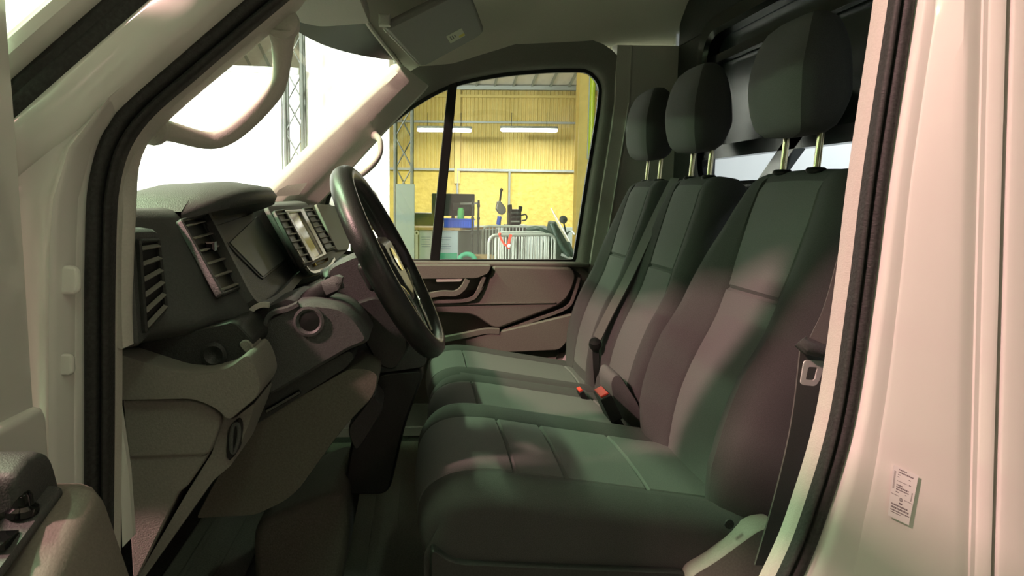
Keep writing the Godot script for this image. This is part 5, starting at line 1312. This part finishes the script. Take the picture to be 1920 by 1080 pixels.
func build_seats():
	var d := thing("driver_chair", "dark grey fabric driver seat with side bolsters, nearest the camera", "seat", v(0.3, 0.65, -1.40))
	cushion(d, -1.40, 0.265, 0.012, 0.0, 0.0, [0.16, 0.27, 0.40])
	backrest(d, -1.40, 0.265, 0.06, 0.585)
	headrest(d, -1.40)
	put("seat_base", MB.new().prism(rpoly([p(0.03, 0.66), p(0.55, 0.66), p(0.58, 0.93), p(0.02, 0.95)], 0.03), -1.64, -1.16, 0.02), M.black, d)
	put("base_rail", MB.new().prism(rpoly([p(0.019, 1.014), p(0.056, 0.984), p(0.446, 0.949), p(0.448, 0.912), p(0.019, 0.934)], 0.02), -1.17, -1.125, 0.01), M.dash_dark, d)
	put("side_cover", MB.new().prism(rpoly([p(0.436, 0.953), p(0.476, 0.974), p(0.555, 1.031), p(0.588, 1.036), p(0.595, 1.015), p(0.592, 0.969), p(0.543, 0.924), p(0.442, 0.911)], [0.02, 0.02, 0.02, 0.015, 0.015, 0.02, 0.02, 0.02]), -1.16, -1.108, 0.014), M.trim_mid, d, "pale grey plastic side cover")
	put("pivot_bolt", MB.new().lathe([p(0.002, 0), p(0.008, 0), p(0.008, 0.004), p(0.002, 0.005)], Transform3D(Basis(Vector3.RIGHT, PI / 2), v(0.510, 1.031, -1.125)), 14), M.dash_dark, d)
	var b := thing("passenger_bench", "double passenger seat bench in dark grey fabric beyond the driver seat", "seat", v(0.3, 0.65, -2.15))
	for z in [-1.935, -2.37]:
		cushion(b, z, 0.215, 0.010, 0.03, -0.05, [0.11, 0.46])
		backrest(b, z, 0.215, 0.028, 0.575)
		headrest(b, z, 0.014 if z < -2.2 else 0.004)
	put("bench_base", MB.new().prism(rpoly([p(0.07, 0.66), p(0.58, 0.66), p(0.6, 0.89), p(0.05, 0.89)], 0.03), -2.57, -1.73, 0.02), M.black, b)
	put("side_pad", MB.new().prism(rpoly([p(0.463, 1.117), p(0.473, 1.138), p(0.492, 1.133), p(0.543, 1.057), p(0.553, 1.002), p(0.540, 0.986), p(0.476, 1.045)], 0.02), -1.86, -1.735, 0.025), M.insert, b)
	put("cushion_seam_strap", MB.new().bar(v(0.12, 1.03, -2.152), v(0.5, 0.97, -2.152), 0.03, 0.03), M.fabric, b)

# ---------------------------------------------------------------- belts and buckles
func ribbon(path: Array, w: float, wide: Vector3, th := 0.0016) -> MB:
	# flat strap whose broad side follows the vector wide
	var rows := []
	for i in path.size():
		var a: Vector3 = path[maxi(i - 1, 0)]; var b: Vector3 = path[mini(i + 1, path.size() - 1)]
		var tg := (b - a).normalized()
		var wd := (wide - tg * wide.dot(tg)).normalized()
		var nr := tg.cross(wd)
		rows.append([path[i] - wd * w / 2 - nr * th, path[i] + wd * w / 2 - nr * th, path[i] + wd * w / 2 + nr * th, path[i] - wd * w / 2 + nr * th])
	return MB.new().grid(rows, true, false, true)

func build_belts():
	var o := thing("driver_seat_belt", "grey driver seat belt with steel tongue hanging beside the rear pillar", "seat belt", v(0.6, 1.0, -1.05))
	put("webbing", ribbon(crv([v(0.668, 1.601, -1.040), v(0.650, 1.506, -1.040), v(0.628, 1.402, -1.040), v(0.607, 1.349, -1.040)], 4), 0.046, v(1, 0.2, 0.25)), M.webbing, o)
	put("webbing", ribbon(crv([v(0.595, 1.344, -1.045), v(0.593, 1.252, -1.050), v(0.589, 1.172, -1.060), v(0.576, 1.073, -1.070), v(0.560, 0.979, -1.080)], 4), 0.05, v(1, 0.1, -0.1)), M.webbing, o)
	var t := put("tongue_grip", MB.new().tube([v(0.563, 1.356, -1.030), v(0.570, 1.348, -1.025), v(0.613, 1.338, -1.025)], 0.011, 10), M.dash, o)
	var c := v(0.585, 1.307, -1.030)
	var ou := rpoly([p(c.x - 0.014, c.y + 0.02), p(c.x + 0.02, c.y + 0.018), p(c.x + 0.012, c.y - 0.012), p(c.x + 0.006, c.y - 0.02), p(c.x - 0.018, c.y - 0.017)], 0.006)
	var inn := rpoly([p(c.x - 0.007, c.y + 0.010), p(c.x + 0.008, c.y + 0.009), p(c.x + 0.005, c.y - 0.009), p(c.x + 0.003, c.y - 0.011), p(c.x - 0.010, c.y - 0.010)], 0.003)
	put("steel_tongue", MB.new().ring(ou, inn, -1.032, -1.029), M.tongue, t, "bright steel belt tongue")
	var m := thing("passenger_seat_belt", "thin grey seat belt crossing the far passenger backrest", "seat belt", v(0.5, 1.0, -2.15))
	put("webbing", ribbon(crv([v(0.734, 1.624, -2.100), v(0.675, 1.504, -2.090), v(0.607, 1.350, -2.085), v(0.547, 1.232, -2.080), v(0.514, 1.161, -2.080)], 4), 0.04, v(0.45, 0.1, 1)), M.webbing, m)
	put("webbing", ribbon(crv([v(0.510, 1.132, -2.080), v(0.516, 1.057, -2.080), v(0.531, 0.984, -2.100)], 4), 0.02, v(0.8, 0, 0.6)), M.black, m)
	put("belt_guide", MB.new().lathe([p(0.004, -0.014), p(0.016, -0.012), p(0.019, 0.0), p(0.016, 0.012), p(0.004, 0.014)], Transform3D(Basis(v(1, 0, 0.4).normalized(), 0.6), v(0.507, 1.144, -2.075)), 14), M.black, m)
	var k := 0
	for a in [["black seat belt buckle with red button standing beside the driver seat", v(0.431, 1.106, -1.685), v(0.462, 1.045, -1.685), v(0.503, 0.981, -1.685), 0.04], ["seat belt buckle with orange button between the passenger cushions", v(0.462, 1.002, -2.060) + v(0, 0.012, 0), v(0.484, 0.967, -2.060), v(0.501, 0.919, -2.060), 0.022]]:
		var bk := thing("belt_buckle", a[0], "buckle", a[2])
		put("case", MB.new().bar(a[1], a[2], a[4] * 0.7, a[4] * 1.9, Vector3.BACK, 0.005), M.black, bk)
		var dv: Vector3 = (a[1] - a[2]).normalized()
		put("release_button", MB.new().bar(a[1] - dv * 0.002, a[1] + dv * 0.004, a[4] * 0.5, a[4] * 1.6, Vector3.BACK, 0.001), M.red, bk, "red release button")
		put("stalk", MB.new().bar(a[2], a[3], a[4] * 0.5, a[4] * 1.2, Vector3.BACK, 0.004), M.black, bk)
		k += 1
